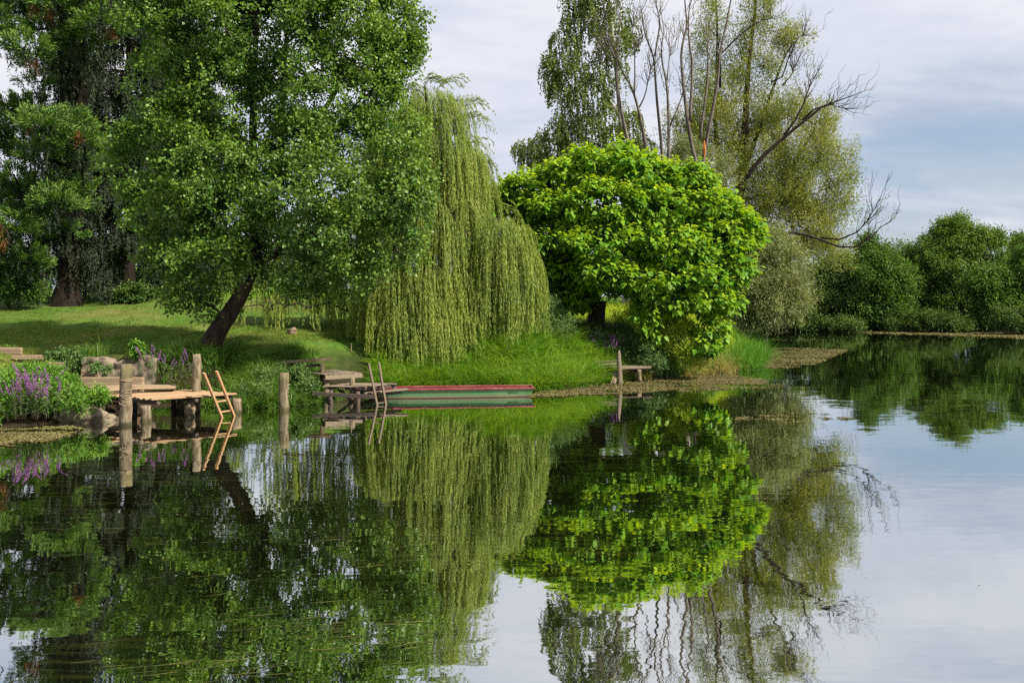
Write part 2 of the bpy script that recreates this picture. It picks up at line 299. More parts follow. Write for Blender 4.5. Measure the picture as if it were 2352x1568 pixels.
class Leaves:
    """collects leaves as small folded faces; build() makes one mesh"""
    def __init__(s): s.V, s.F, s.t, s.p, s.n, s.k = [], [], [], [], 0, None
    def add(s, c, d, nrm, L, Wd, tint, tip, shape='dia', fold=0.18):
        c = np.asarray(c, float); d = unit(d); side = unit(np.cross(d, nrm)); n2 = np.cross(side, d); N = len(c)
        L = np.broadcast_to(np.asarray(L, float), (N,))[:, None]; Wd = np.broadcast_to(np.asarray(Wd, float), (N,))[:, None]
        if shape == 'dia':
            mid = c+d*L*0.42; v = np.stack([c, mid+side*Wd/2+n2*Wd*fold, c+d*L, mid-side*Wd/2+n2*Wd*fold], 1)
            f = np.array([[0, 1, 2], [0, 2, 3]])
        elif shape == 'heart':
            v = np.stack([c, c-d*L*0.02+side*Wd*0.36+n2*Wd*fold*0.6, c+d*L*0.42+side*Wd*0.5+n2*Wd*fold-n2*L*0.04, c+d*L-n2*L*0.22,
                          c+d*L*0.42-side*Wd*0.5+n2*Wd*fold-n2*L*0.04, c-d*L*0.02-side*Wd*0.36+n2*Wd*fold*0.6, c+d*L*0.45-n2*L*0.03], 1)
            f = np.array([[0, 1, 2, 6], [6, 2, 3, 3], [0, 6, 4, 5], [6, 3, 4, 4]])
            f = np.array([[0, 1, 2], [0, 2, 6], [6, 2, 3], [0, 6, 4], [0, 4, 5], [6, 3, 4]])
        nv = v.shape[1]; base = (s.n+np.arange(N)*nv)[:, None, None]
        s.V.append(v.reshape(-1, 3)); s.F.append((f[None]+base).reshape(-1, f.shape[1])); s.n += N*nv
        s.t.append(np.repeat(tint, len(f))); s.p.append(np.repeat(tip, len(f)))
    def blades(s, root, up, bend, L, Wd, tint, tip, segs=3):
        """curved grass blades as tapering strips (made of triangles)"""
        N = len(root); up = unit(up); L = np.broadcast_to(L, (N,))[:, None]; Wd = np.broadcast_to(Wd, (N,))[:, None]
        side = unit(np.cross(up, bend)+1e-4); lv = []
        for k in range(segs+1):
            t = k/segs; q = root+up*L*t*(1-0.25*t*t)+bend*L*(t**2.0)*0.6; w = Wd*(1-t)**0.7*0.5+0.0008
            lv += [q-side*w, q+side*w]
        v = np.stack(lv, 1); f = []
        for k in range(segs): f += [[2*k, 2*k+1, 2*k+3], [2*k, 2*k+3, 2*k+2]]
        f = np.array(f); nv = v.shape[1]; base = (s.n+np.arange(N)*nv)[:, None, None]
        s.V.append(v.reshape(-1, 3)); s.F.append((f[None]+base).reshape(-1, 3)); s.n += N*nv
        s.t.append(np.repeat(tint, len(f))); s.p.append(np.repeat(tip, len(f)))
    def build(s, name, mat, parent=None):
        return np_mesh(name, np.concatenate(s.V), np.concatenate(s.F), mat, parent, np.concatenate(s.t), np.concatenate(s.p))

class MB:
    """collects boxes, tubes and slabs; build() makes one mesh (quads and n-gons)"""
    def __init__(s): s.v, s.f, s.t = [], [], []
    def poly(s, verts, faces, tint=0.5):
        b = len(s.v); s.v += [tuple(map(float, q)) for q in verts]; s.f += [[i+b for i in f] for f in faces]; s.t += [tint]*len(faces)
    def hexa(s, lo, hi, tint=0.5):          # lo, hi: four corners each, same order
        s.poly(list(lo)+list(hi), [[3, 2, 1, 0], [4, 5, 6, 7], [0, 1, 5, 4], [1, 2, 6, 5], [2, 3, 7, 6], [3, 0, 4, 7]], tint)
    def bar(s, a, b, w, h, tint=0.5, ref=(0, 0, 1), bev=0.006):
        """bevelled timber from a to b; w across, h along ref"""
        a, b = np.asarray(a, float), np.asarray(b, float); d = unit(b-a); side = unit(np.cross(d, ref)); up = np.cross(side, d)
        w2, h2 = w/2, h/2; c = min(bev, w2*0.4, h2*0.4)
        prof = [(-w2+c, -h2), (w2-c, -h2), (w2, -h2+c), (w2, h2-c), (w2-c, h2), (-w2+c, h2), (-w2, h2-c), (-w2, -h2+c)]
        ring = lambda q, k: [q+side*x*k+up*y*k for x, y in prof]
        L = np.linalg.norm(b-a); e = min(c, L*0.1); k = 1-c/max(w2, h2)
        rings = [ring(a, k), ring(a+d*e, 1), ring(b-d*e, 1), ring(b, k)]
        vs = [q for r in rings for q in r]; fs = [list(range(7, -1, -1)), list(range(24, 32))]
        for r in range(3):
            for i in range(8): j = (i+1) % 8; fs.append([r*8+i, r*8+j, r*8+8+j, r*8+8+i])
        s.poly(vs, fs, tint)
    def tube(s, pts, rad, sides=6, cap=True, tint=0.5, rough=0.0, seed=0):
        pts = np.asarray(pts, float); n = len(pts); rad = np.broadcast_to(rad, (n,))
        T = unit(np.gradient(pts, axis=0)); ref = np.array([0.31, 0.95, 0.05]) if abs(T[0][2]) > 0.7 else np.array([0, 0, 1.0])
        rg = np.random.default_rng(seed); vs = []
        a = np.arange(sides)*2*math.pi/sides; ir = 1+rough*rg.normal(size=sides)
        for i in range(n):
            u = unit(np.cross(T[i], ref)); w = np.cross(T[i], u); ref = -np.cross(T[i], u) if False else ref
            rr = rad[i]*(ir+rough*0.5*rg.normal(size=sides)) if rough else rad[i]*np.ones(sides)
            vs += list(pts[i]+np.outer(np.cos(a)*rr, u)+np.outer(np.sin(a)*rr, w))
        fs = []
        for i in range(n-1):
            for j in range(sides): k = (j+1) % sides; fs.append([i*sides+j, i*sides+k, (i+1)*sides+k, (i+1)*sides+j])
        if cap: fs += [list(range(sides-1, -1, -1)), [(n-1)*sides+j for j in range(sides)]]
        s.poly(vs, fs, tint)
    def build(s, name, mat, parent=None, smooth=False):
        me = bpy.data.meshes.new(name); me.from_pydata(s.v, [], s.f); me.update()
        at = me.attributes.new('tint', 'FLOAT', 'FACE'); at.data.foreach_set('value', np.array(s.t, np.float32))
        if smooth: me.polygons.foreach_set('use_smooth', np.ones(len(me.polygons), bool))
        bm = bmesh.new(); bm.from_mesh(me); bmesh.ops.recalc_face_normals(bm, faces=bm.faces); bm.to_mesh(me); bm.free()
        return link_mesh(name, me, mat, parent)

# ------------------------------------------------------------------ terrain and water
SHORE = [Wp(*q)[:2] for q in [(-2600, 1040), (-900, 1005), (-200, 990), (0, 980), (90, 976), (150, 968), (238, 960), (258, 946), (300, 936), (420, 930), (545, 938),
         (640, 936), (722, 926), (748, 912), (775, 905), (850, 902), (1000, 897), (1210, 900), (1300, 892), (1380, 880), (1440, 874), (1500, 868), (1580, 862),
         (1660, 857), (1700, 849), (1732, 832), (1748, 812), (1742, 795), (1722, 775), (1704, 762), (1690, 756), (1712, 753.5), (1800, 754), (2000, 757), (2200, 762), (2352, 767),
         (2600, 776), (3000, 792)]]
SHORE = np.array(SHORE)
LAND = np.vstack([SHORE, [(140, 50), (3000, 40), (3000, 4000), (-3000, 4000), (-3000, 20)]])
def shore_dist(x, y):
    """signed distance to the shoreline: positive on land"""
    p = np.stack([np.ravel(x), np.ravel(y)], 1).astype(float); best = np.full(len(p), 1e9); A = np.vstack([SHORE, [(140, 50), (3000, 40)]]); A = np.vstack([[(-3000, 20)], A])
    for a, b in zip(A[:-1], A[1:]):
        ab = b-a; t = np.clip(((p-a)@ab)/(ab@ab), 0, 1); best = np.minimum(best, np.linalg.norm(p-a-t[:, None]*ab, axis=1))
    ins = np.zeros(len(p), bool); B = np.roll(LAND, -1, 0)
    for a, b in zip(LAND, B):
        c = (a[1] > p[:, 1]) != (b[1] > p[:, 1])
        with np.errstate(divide='ignore', invalid='ignore'): xi = (b[0]-a[0])*(p[:, 1]-a[1])/(b[1]-a[1])+a[0]
        ins ^= c & (p[:, 0] < xi)
    return np.where(ins, best, -best).reshape(np.shape(x))
def gz(x, y):
    x = np.asarray(x, float); y = np.asarray(y, float); d = shore_dist(x, y)
    sl = 0.088+(0.045-0.088)*sstep(-6, 5, x)
    top = 1.42+sl*np.clip(y-28, 0, 18)+0.022*np.clip(y-46, 0, 40)
    far = sstep(14, 24, x); top = top*(1-far)+(1.0+0.01*np.clip(y-60, 0, 100))*far
    w = 3.0+3.6*sstep(-8.8, -12, x)
    z = top*sstep(-0.1, 1, np.clip(d, 0, 1e3)/w)
    z = z+0.05*sinnoise(np.stack([x, y], -1), 2.3, 3)*sstep(0.3, 2, d)
    terr = sstep(26.0, 26.5, y)*sstep(-13.6, -12.9, x)*(1-sstep(-9.3, -8.0, x)); z = np.where(terr > 0, np.maximum(z, terr*1.40), z)
    return np.where(d > 0, z, -1.2*sstep(0, 2.5, -d)-0.03)
def gz1(x, y): return float(gz(np.array([x]), np.array([y]))[0])

def terrain():
    xs = np.concatenate([[-3000, -800, -250, -100, -60, -42], np.arange(-34, -20, 1.0), np.arange(-20, 16, 0.28), np.arange(16, 62, 0.8), [64, 70, 80, 100, 150, 300, 900, 3000]])
    ys = np.concatenate([[19.0, 20], np.arange(20.4, 40, 0.28), np.arange(40, 92, 0.8), [95, 100, 110, 130, 160, 220, 400, 900, 4000]])
    X, Y = np.meshgrid(xs, ys); Z = gz(X, Y); V = np.stack([X, Y, Z], -1).reshape(-1, 3); nx, ny = len(xs), len(ys)
    i = np.arange(nx-1)[None]+nx*np.arange(ny-1)[:, None]; Fq = np.stack([i, i+1, i+nx+1, i+nx], -1).reshape(-1, 4)
    tag(np_mesh('ground', V, Fq, M['lawn'], smooth=True), kind='structure')
    xs = np.array([-3000, -200, -30, 0, 60, 300, 3000.]); ys = np.array([-600, -40, 0, 10, 20, 30, 60, 140.])
    X, Y = np.meshgrid(xs, ys); V = np.stack([X, Y, 0*X], -1).reshape(-1, 3); nx, ny = len(xs), len(ys)
    i = np.arange(nx-1)[None]+nx*np.arange(ny-1)[:, None]; Fq = np.stack([i, i+1, i+nx+1, i+nx], -1).reshape(-1, 4)
    tag(np_mesh('water', V, Fq, M['water']), kind='structure')
terrain()

# ------------------------------------------------------------------ trees
def lobes3(lobes, Y0):
    """(px, py, rx, ry [, Y [, depth radius]]) picture measures -> centres and radii in metres"""
    C, R = [], []
    for q in lobes:
        px, py, rx, ry = q[:4]; Y = q[4] if len(q) > 4 else Y0; k = Y/F
        C.append(P(px, py, Y)); R.append((rx*k, q[5] if len(q) > 5 else 0.75*(rx+ry)/2*k+0.3, ry*k))
    return np.array(C), np.array(R)
def fill(rng, C, R, n, shell=0.45, gap=0.0, gs=1.2, seed=1, inner=0.6, wexp=0.72):
    w = (R.prod(1))**wexp; w /= w.sum(); pos, out = [], []; got = 0
    while got < n:
        m = 2*n; i = rng.choice(len(C), m, p=w); u = unit(rng.normal(size=(m, 3))); r = (shell**3+(1-shell**3)*rng.random(m))**(1/3)
        p = C[i]+u*R[i]*r[:, None]
        q = np.linalg.norm((p[:, None]-C[None])/R[None], axis=2).min(1)
        keep = (q > inner) | (rng.random(m) < 0.30)
        if gap > 0: keep &= sinnoise(p, gs, seed) > (gap-1.0)
        pos.append(p[keep]); out.append(unit(u/R[i])[keep]); got += keep.sum()
    return np.concatenate(pos)[:n], np.concatenate(out)[:n]
def clumps(rng, C, R, nc, per, cr, flat=.75, shell=.4, gap=.5, gs=1.3, seed=1, up=.25):
    cp, co = fill(rng, C, R, nc, shell, gap, gs, seed); n = nc*per; u = unit(rng.normal(size=(n, 3))); r = cr*np.repeat(rng.uniform(.55, 1.25, nc), per)*rng.random(n)**.5
    pos = np.repeat(cp, per, 0)+u*np.array([1, 1, flat])*r[:, None]; return pos, unit(u*.7+np.repeat(co, per, 0)*.6+np.array([0, 0, 1])*up)
def rnd(rng, n): return unit(rng.normal(size=(n, 3)))
UP = np.array([0, 0, 1.0])
def spray(rng, lv, pos, out, k, Lt, spread, L, Wd, up=0.3, droop=0.3, shape='dia', flat=1.0, tipfrac=0.2, axis_out=0.7, along=0.5):
    """a leafy twig of k leaves at every point"""
    n = len(pos); ax = unit(out*axis_out+UP*up+rnd(rng, n)*0.45); tw = rng.random(n)
    A = np.repeat(ax, k, 0); t = rng.random(n*k); c = np.repeat(pos, k, 0)+A*(t*Lt)[:, None]+rng.normal(size=(n*k, 3))*spread
    d = unit(A*along+rnd(rng, n*k)*0.8-UP*droop); nr = unit(rnd(rng, n*k)*0.75+UP*flat+np.repeat(out, k, 0)*0.35)
    sz = rng.uniform(0.7, 1.2, n*k)
    tint = np.clip(0.62*np.repeat(tw, k)+0.38*rng.random(n*k), 0, 1)
    tip = np.where((t > 1-tipfrac) & (np.repeat(out[:, 2], k) > -0.2), rng.uniform(0.15, .75, n*k), 0)*np.repeat(rng.random(n) < 0.6, k)
    lv.add(c, d, nr, L*sz, Wd*sz, tint, tip, shape)
def strands(rng, lv, start, out, length, per_m, L, Wd, swing=0.25, spread=0.35, tipc=0.25, wind=(0, 0, 0)):
    """hanging shoots with leaves all along"""
    for i in range(len(start)):
        n = max(4, int(length[i]*per_m)); t = np.sort(rng.random(n)); l = length[i]
        h = out[i]*np.array([1, 1, 0]); hs = swing*(1-np.exp(-3*t*min(l, 2)/1.2))
        ph = rng.uniform(0, 6.28); wob = 0.10*np.sin(t*l*1.5+ph)*t**.5
        c = start[i]+h*hs[:, None]-UP*(t*l)[:, None]+np.outer(wob, np.array([math.cos(ph), math.sin(ph), 0]))+np.outer(t, wind)*l
        d = unit(-UP+rnd(rng, n)*spread*1.6+h*0.15); nr = rnd(rng, n)+h*0.8+UP*0.25
        sz = rng.uniform(0.7, 1.25, n); sh = rng.random()
        lv.add(c, d, nr, L*sz, Wd*sz, np.clip(0.55*sh+0.45*rng.random(n), 0, 1), np.where(rng.random(n) < tipc, rng.uniform(0.2, 0.9, n), 0), 'dia', 0.1)
def grow(rng, trunks, targets, tipr=0.008, power=0.48, lift=0.10, seg=0.7, wig=0.06, sides=5, mb=None, down=0.8):
    """limbs from the given trunk paths to every target; trunks = [(points, radii), ...]"""
    mb = mb or MB(); nodes, rad, par = [], [], []; chains = []
    for pts, rr in trunks:
        pts = np.asarray(pts, float); idx = []; p0 = -1
        if nodes:
            dd = np.linalg.norm(np.array(nodes)-pts[0], axis=1); p0 = int(dd.argmin())
        for q, r in zip(pts, rr): nodes.append(q); rad.append(r); par.append(p0); p0 = len(nodes)-1; idx.append(p0)
        chains.append((idx, None))
    nt = len(nodes); cap = nt+len(targets)*8; PN = np.zeros((cap, 3)); PN[:nt] = nodes; n = nt; par = par+[0]*(cap-nt)
    if len(targets):
        d0 = np.linalg.norm(targets[:, None]-PN[None, :nt], axis=2).min(1); order = np.argsort(d0)
        for t in targets[order]:
            df = t-PN[:n]; dist = np.linalg.norm(df, axis=1); cost = dist+down*np.maximum(0, -df[:, 2]+0.15*np.hypot(df[:, 0], df[:, 1]))
            j = int(cost.argmin()); D = dist[j]
            if D < 0.05: continue
            k = int(np.clip(D/seg, 2, 7)); a = PN[j]; idx = [j]
            for s in range(1, k+1):
                f = s/k; q = a+(t-a)*f+UP*lift*D*4*f*(1-f)*0.5+rng.normal(size=3)*wig*D/k*(s < k)
                if n >= cap: break
                PN[n] = q; par[n] = idx[-1]; idx.append(n); n += 1
            chains.append((idx[1:], j))
    cnt = np.ones(n)
    for i in range(n-1, nt-1, -1): cnt[par[i]] += cnt[i]
    R = tipr*np.maximum(cnt, 1)**power; R[:nt] = rad
    for idx, j in chains:
        if j is None:
            pts, rr = PN[idx], R[idx]
            if idx[0] and par[idx[0]] >= 0: pts = np.vstack([PN[par[idx[0]]], pts]); rr = np.concatenate([[rr[0]], rr])
            # smooth the trunk
            if len(pts) > 2:
                t = np.linspace(0, len(pts)-1, (len(pts)-1)*4+1); pts2 = np.stack([np.interp(t, np.arange(len(pts)), pts[:, k]) for k in range(3)], 1)
                for _ in range(3): pts2[1:-1] = 0.25*pts2[:-2]+0.5*pts2[1:-1]+0.25*pts2[2:]
                rr = np.interp(t, np.arange(len(rr)), rr); pts = pts2
            mb.tube(pts, rr, 10, rough=0.05, seed=len(idx))
        else:
            r0 = min(R[j], R[idx[0]]*1.15); mb.tube(np.vstack([PN[j], PN[idx]]), np.concatenate([[r0], R[idx]]), sides if r0 > 0.02 else 4, cap=False)
    return mb
def px_path(pts, Y, r0, r1, dY=0.0):
    n = len(pts); return [P(x, y, Y+dY*i/(n-1)) for i, (x, y) in enumerate(pts)], np.linspace(r0, r1, n)
def base_flare(path, rr, k=1.7):
    rr = np.array(rr, float); rr[0] *= k; return path, rr

def broadleaf(name, label, cat, Y, base, trunks, lobes, n, k, leaf, L, Wd, bark, seed, group=None, limbs=120, shell=0.45, gap=0.0, gs=1.2, tipr=0.008, **sp):
    rng = np.random.default_rng(seed); root = thing(name, base, label, cat, group)
    C, R = lobes3(lobes, Y); pos, out = fill(rng, C, R, n, shell, gap, gs, seed)
    tg = pos[rng.choice(n, min(limbs, n), replace=False)]
    grow(rng, trunks, tg, tipr).build('trunk', M[bark], root, smooth=True)
    lv = Leaves(); spray(rng, lv, pos, out, k, leaf=None, L=L, Wd=Wd, **sp) if False else spray(rng, lv, pos, out, k, sp.pop('Lt', 0.5), sp.pop('spread', 0.1), L, Wd, **sp)
    lv.build('crown', M[leaf], root)
    return root, pos, out

def gpt(px, Y):
    x = (px-CX)*Y/F; return np.array([x, Y, gz1(x, Y)])

# --- the leaning poplar on the lawn edge
def poplar():
    Y = 27.2; b = gpt(468, Y)
    tr = [base_flare([b-UP*0.2, *[P(x, y, Y+q) for x, y, q in ((488, 778, 0.1), (520, 730, 0.3), (552, 680, 0.5), (585, 600, 0.7))]], [0.36, 0.33, 0.28, 0.25, 0.22], 1.25),
          ([P(x, y, Y+q) for x, y, q in ((592, 545, 0.6), (584, 440, 0.6), (580, 340, 0.4), (583, 200, 0.3), (590, 40, 0.3), (600, -150, 0.5))], [0.17, 0.14, 0.12, 0.095, 0.07, 0.04]),
          ([P(x, y, Y+q) for x, y, q in ((615, 520, 0.9), (640, 400, 1.2), (648, 275, 1.3), (654, 130, 1.5), (670, -60, 1.6))], [0.15, 0.125, 0.10, 0.075, 0.04]),
          ([P(x, y, Y+q) for x, y, q in ((630, 585, 0.2), (700, 540, -0.3), (800, 470, -0.8), (900, 440, -1))], [0.14, 0.11, 0.07, 0.035]),
          ([P(x, y, Y+q) for x, y, q in ((560, 600, 0.8), (480, 500, 1.2), (400, 420, 1.6))], [0.12, 0.09, 0.05]),
          ([P(x, y, Y+q) for x, y, q in ((660, 400, 1.2), (740, 260, 1.0), (820, 130, 0.6), (880, 20, 0.5))], [0.10, 0.08, 0.06, 0.03])]
    lob = [(640, -260, 190, 110, Y+.6), (560, -110, 230, 130, Y+.6), (790, -90, 160, 120, Y+.8), (420, -40, 110, 90, Y+.4),
           (470, 70, 170, 110, Y+.5, 2.2), (640, 70, 180, 130, Y+.5, 2.4), (810, 60, 140, 110, Y+.7, 1.9), (905, 60, 62, 80, Y+.7, 1.0), (930, 120, 36, 36, Y+.7, .6), (860, 160, 80, 60, Y+.7, 1.),
           (385, 200, 90, 80, Y+.6, 1.3), (520, 230, 130, 90, Y+.2, 2), (740, 210, 150, 90, Y+.4, 2), (400, 320, 110, 70, Y+.6, 1.5), (320, 395, 85, 60, Y+.8, 1.1), (470, 380, 110, 80, Y-.3, 1.8),
           (640, 340, 130, 90, Y-.2, 1.9), (800, 330, 110, 70, Y-.2, 1.6), (900, 370, 75, 60, Y-.4, 1.0), (890, 265, 70, 55, Y+.4, 1.0), (840, 240, 80, 60, Y+.4, 1.2), (930, 330, 50, 50, Y+.2, .8), (960, 430, 40, 40, Y-.6, .7), (700, 440, 140, 80, Y-1.2, 1.6), (860, 450, 120, 65, Y-1, 1.3), (950, 490, 62, 45, Y-1, .8),
           (390, 480, 110, 75, Y+.5, 1.5), (510, 500, 110, 80, Y-.7, 1.5), (620, 540, 90, 60, Y+1.3, 1.2), (760, 540, 120, 65, Y-1.1, 1.3), (890, 560, 85, 45, Y-.9, .9), (400, 580, 80, 60, Y+.3, 1.1), (500, 610, 85, 55, Y-.8, 1.1),
           (700, 620, 110, 45, Y-.5, 1.2), (820, 620, 70, 40, Y-.6, .8), (440, 670, 60, 45, Y-.3, .8), (560, 640, 60, 45, Y+1, .9), (760, 670, 70, 26, Y-.2, .8), (500, 705, 50, 22, Y+.9, .5)]
    rng = np.random.default_rng(11); root = thing('poplar_tree', b, 'large leaning poplar with broad green crown behind the tall timber mooring posts', 'tree')
    C, R = lobes3(lob, Y); pos, out = clumps(rng, C, R, 620, 18, .42, .75, .35, .76, 1.5, 5)
    p2, o2 = fill(rng, C, R, 3300, .3, .82, 1.3, 6); pos, out = np.concatenate([pos, p2]), np.concatenate([out, o2])
    grow(rng, tr, pos[rng.choice(len(pos), 330, replace=False)], 0.0075, seg=0.5).build('trunk', M['bark'], root, smooth=True)
    lv = Leaves(); spray(rng, lv, pos, out, 15, 0.32, 0.09, 0.105, 0.092, up=0.35, droop=0.35, flat=0.55, tipfrac=0.28)
    lv.build('crown', M['poplar'], root)
poplar()

# --- the catalpa with large leaves
def catalpa():
    Y = 36.0; b = gpt(1366, Y)
    tr = [base_flare([b-UP*0.15, P(1368, 738, Y), P(1372, 712, Y), P(1374, 690, Y)], [0.46, 0.38, 0.34, 0.34], 1.35),
          ([P(1350, 660, Y+.2), P(1320, 600, Y+.5), P(1270, 530, Y+.8), P(1220, 470, Y+.6)], [0.20, 0.15, 0.10, 0.05]),
          ([P(1372, 650, Y), P(1380, 560, Y+.2), P(1390, 470, Y+.2), P(1400, 400, Y+.2)], [0.22, 0.16, 0.11, 0.06]),
          ([P(1400, 665, Y-.2), P(1460, 610, Y-.7), P(1540, 560, Y-1), P(1620, 540, Y-1)], [0.22, 0.15, 0.10, 0.05]),
          ([P(1400, 640, Y+.4), P(1450, 560, Y+1), P(1510, 470, Y+1.2)], [0.16, 0.11, 0.06]),
          ([P(1440, 660, Y-.6), P(1530, 660, Y-1.4), P(1600, 690, Y-1.8), P(1625, 740, Y-2)], [0.12, 0.09, 0.06, 0.03])]
    lob = [(1500, 398, 28, 16, Y, .5), (1345, 372, 40, 16, Y, .6), (1128, 458, 18, 14, Y, .4), (1150, 500, 30, 20, Y+.3, .6), (1728, 535, 20, 18, Y-.8, .4), (1612, 800, 22, 26, Y-2.7, .35), (1510, 760, 16, 30, Y-2.7, .3), (1240, 660, 40, 26, Y, .8), (1400, 385, 95, 42, Y, 1.5), (1310, 420, 80, 35, Y+.2, 1.4), (1470, 420, 80, 45, Y, 1.5), (1210, 440, 62, 32, Y+.3, 1.2), (1170, 445, 36, 22, Y+.3, .7), (1575, 425, 55, 36, Y-.3, 1.1),
           (1260, 490, 90, 45, Y, 1.7), (1390, 480, 120, 55, Y-1.0, 1.5), (1520, 490, 80, 50, Y-1, 1.5), (1630, 480, 62, 42, Y-.6, 1.2), (1680, 512, 42, 32, Y-.6, .9),
           (1270, 560, 80, 45, Y-.2, 1.6), (1400, 570, 110, 50, Y-1.8, 1.2), (1540, 580, 90, 50, Y-1.8, 1.3), (1645, 562, 66, 45, Y-1, 1.2), (1700, 560, 30, 28, Y-1, .7),
           (1290, 630, 66, 40, Y-.4, 1.4), (1400, 640, 80, 36, Y-1.7, 1.2), (1500, 655, 90, 40, Y-2.2, 1.2), (1612, 640, 76, 42, Y-1.9, 1.2), (1682, 620, 38, 42, Y-1.4, .8),
           (1310, 685, 46, 26, Y-.6, .9), (1590, 705, 60, 24, Y-2.4, .7), (1655, 700, 46, 36, Y-2.2, .8), (1640, 760, 36, 28, Y-2.6, .5), (1490, 720, 22, 46, Y-2.6, .4), (1620, 800, 22, 18, Y-2.7, .4)]
    rng = np.random.default_rng(21); root = thing('catalpa_tree', b, 'bright lime green catalpa with big heart-shaped leaves and a thick dark trunk', 'tree')
    C, R = lobes3(lob, Y); pos, out = clumps(rng, C, R, 640, 7, .44, .65, .5, .5, 1.3, 8, .4); p2, o2 = fill(rng, C, R, 1300, .55, 0, 1, 9); pos, out = np.concatenate([pos, p2]), np.concatenate([out, o2])
    tg = pos[rng.choice(len(pos), 260, replace=False)]-out[:260]*0.1
    grow(rng, tr, tg, 0.010, seg=0.55).build('trunk', M['bark'], root, smooth=True)
    # whorls: leaves spread level round the twig end and hang, the youngest pale; sunlight is tinted into the upward-facing ones
    n, k = len(pos), 9; lv = Leaves(); a = rng.random((n, k))*6.283; lev = rng.random((n, k))
    rad = np.stack([np.cos(a), np.sin(a), 0*a], -1); o = np.repeat(out[:, None], k, 1)
    ax = unit(out*0.5+UP*0.8)[:, None]
    c = pos[:, None]+ax*(lev*0.42)[..., None]+rad*(0.05+0.10*rng.random((n, k)))[..., None]
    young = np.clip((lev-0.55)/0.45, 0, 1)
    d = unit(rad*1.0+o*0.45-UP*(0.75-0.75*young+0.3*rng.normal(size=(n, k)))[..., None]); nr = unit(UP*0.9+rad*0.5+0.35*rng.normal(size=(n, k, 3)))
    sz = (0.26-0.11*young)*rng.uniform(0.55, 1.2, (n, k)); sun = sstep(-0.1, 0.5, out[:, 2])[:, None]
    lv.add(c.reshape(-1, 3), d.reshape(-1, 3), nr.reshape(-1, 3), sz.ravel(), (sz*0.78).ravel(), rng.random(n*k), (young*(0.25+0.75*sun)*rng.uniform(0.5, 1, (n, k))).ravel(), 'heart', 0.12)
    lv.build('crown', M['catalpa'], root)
catalpa()

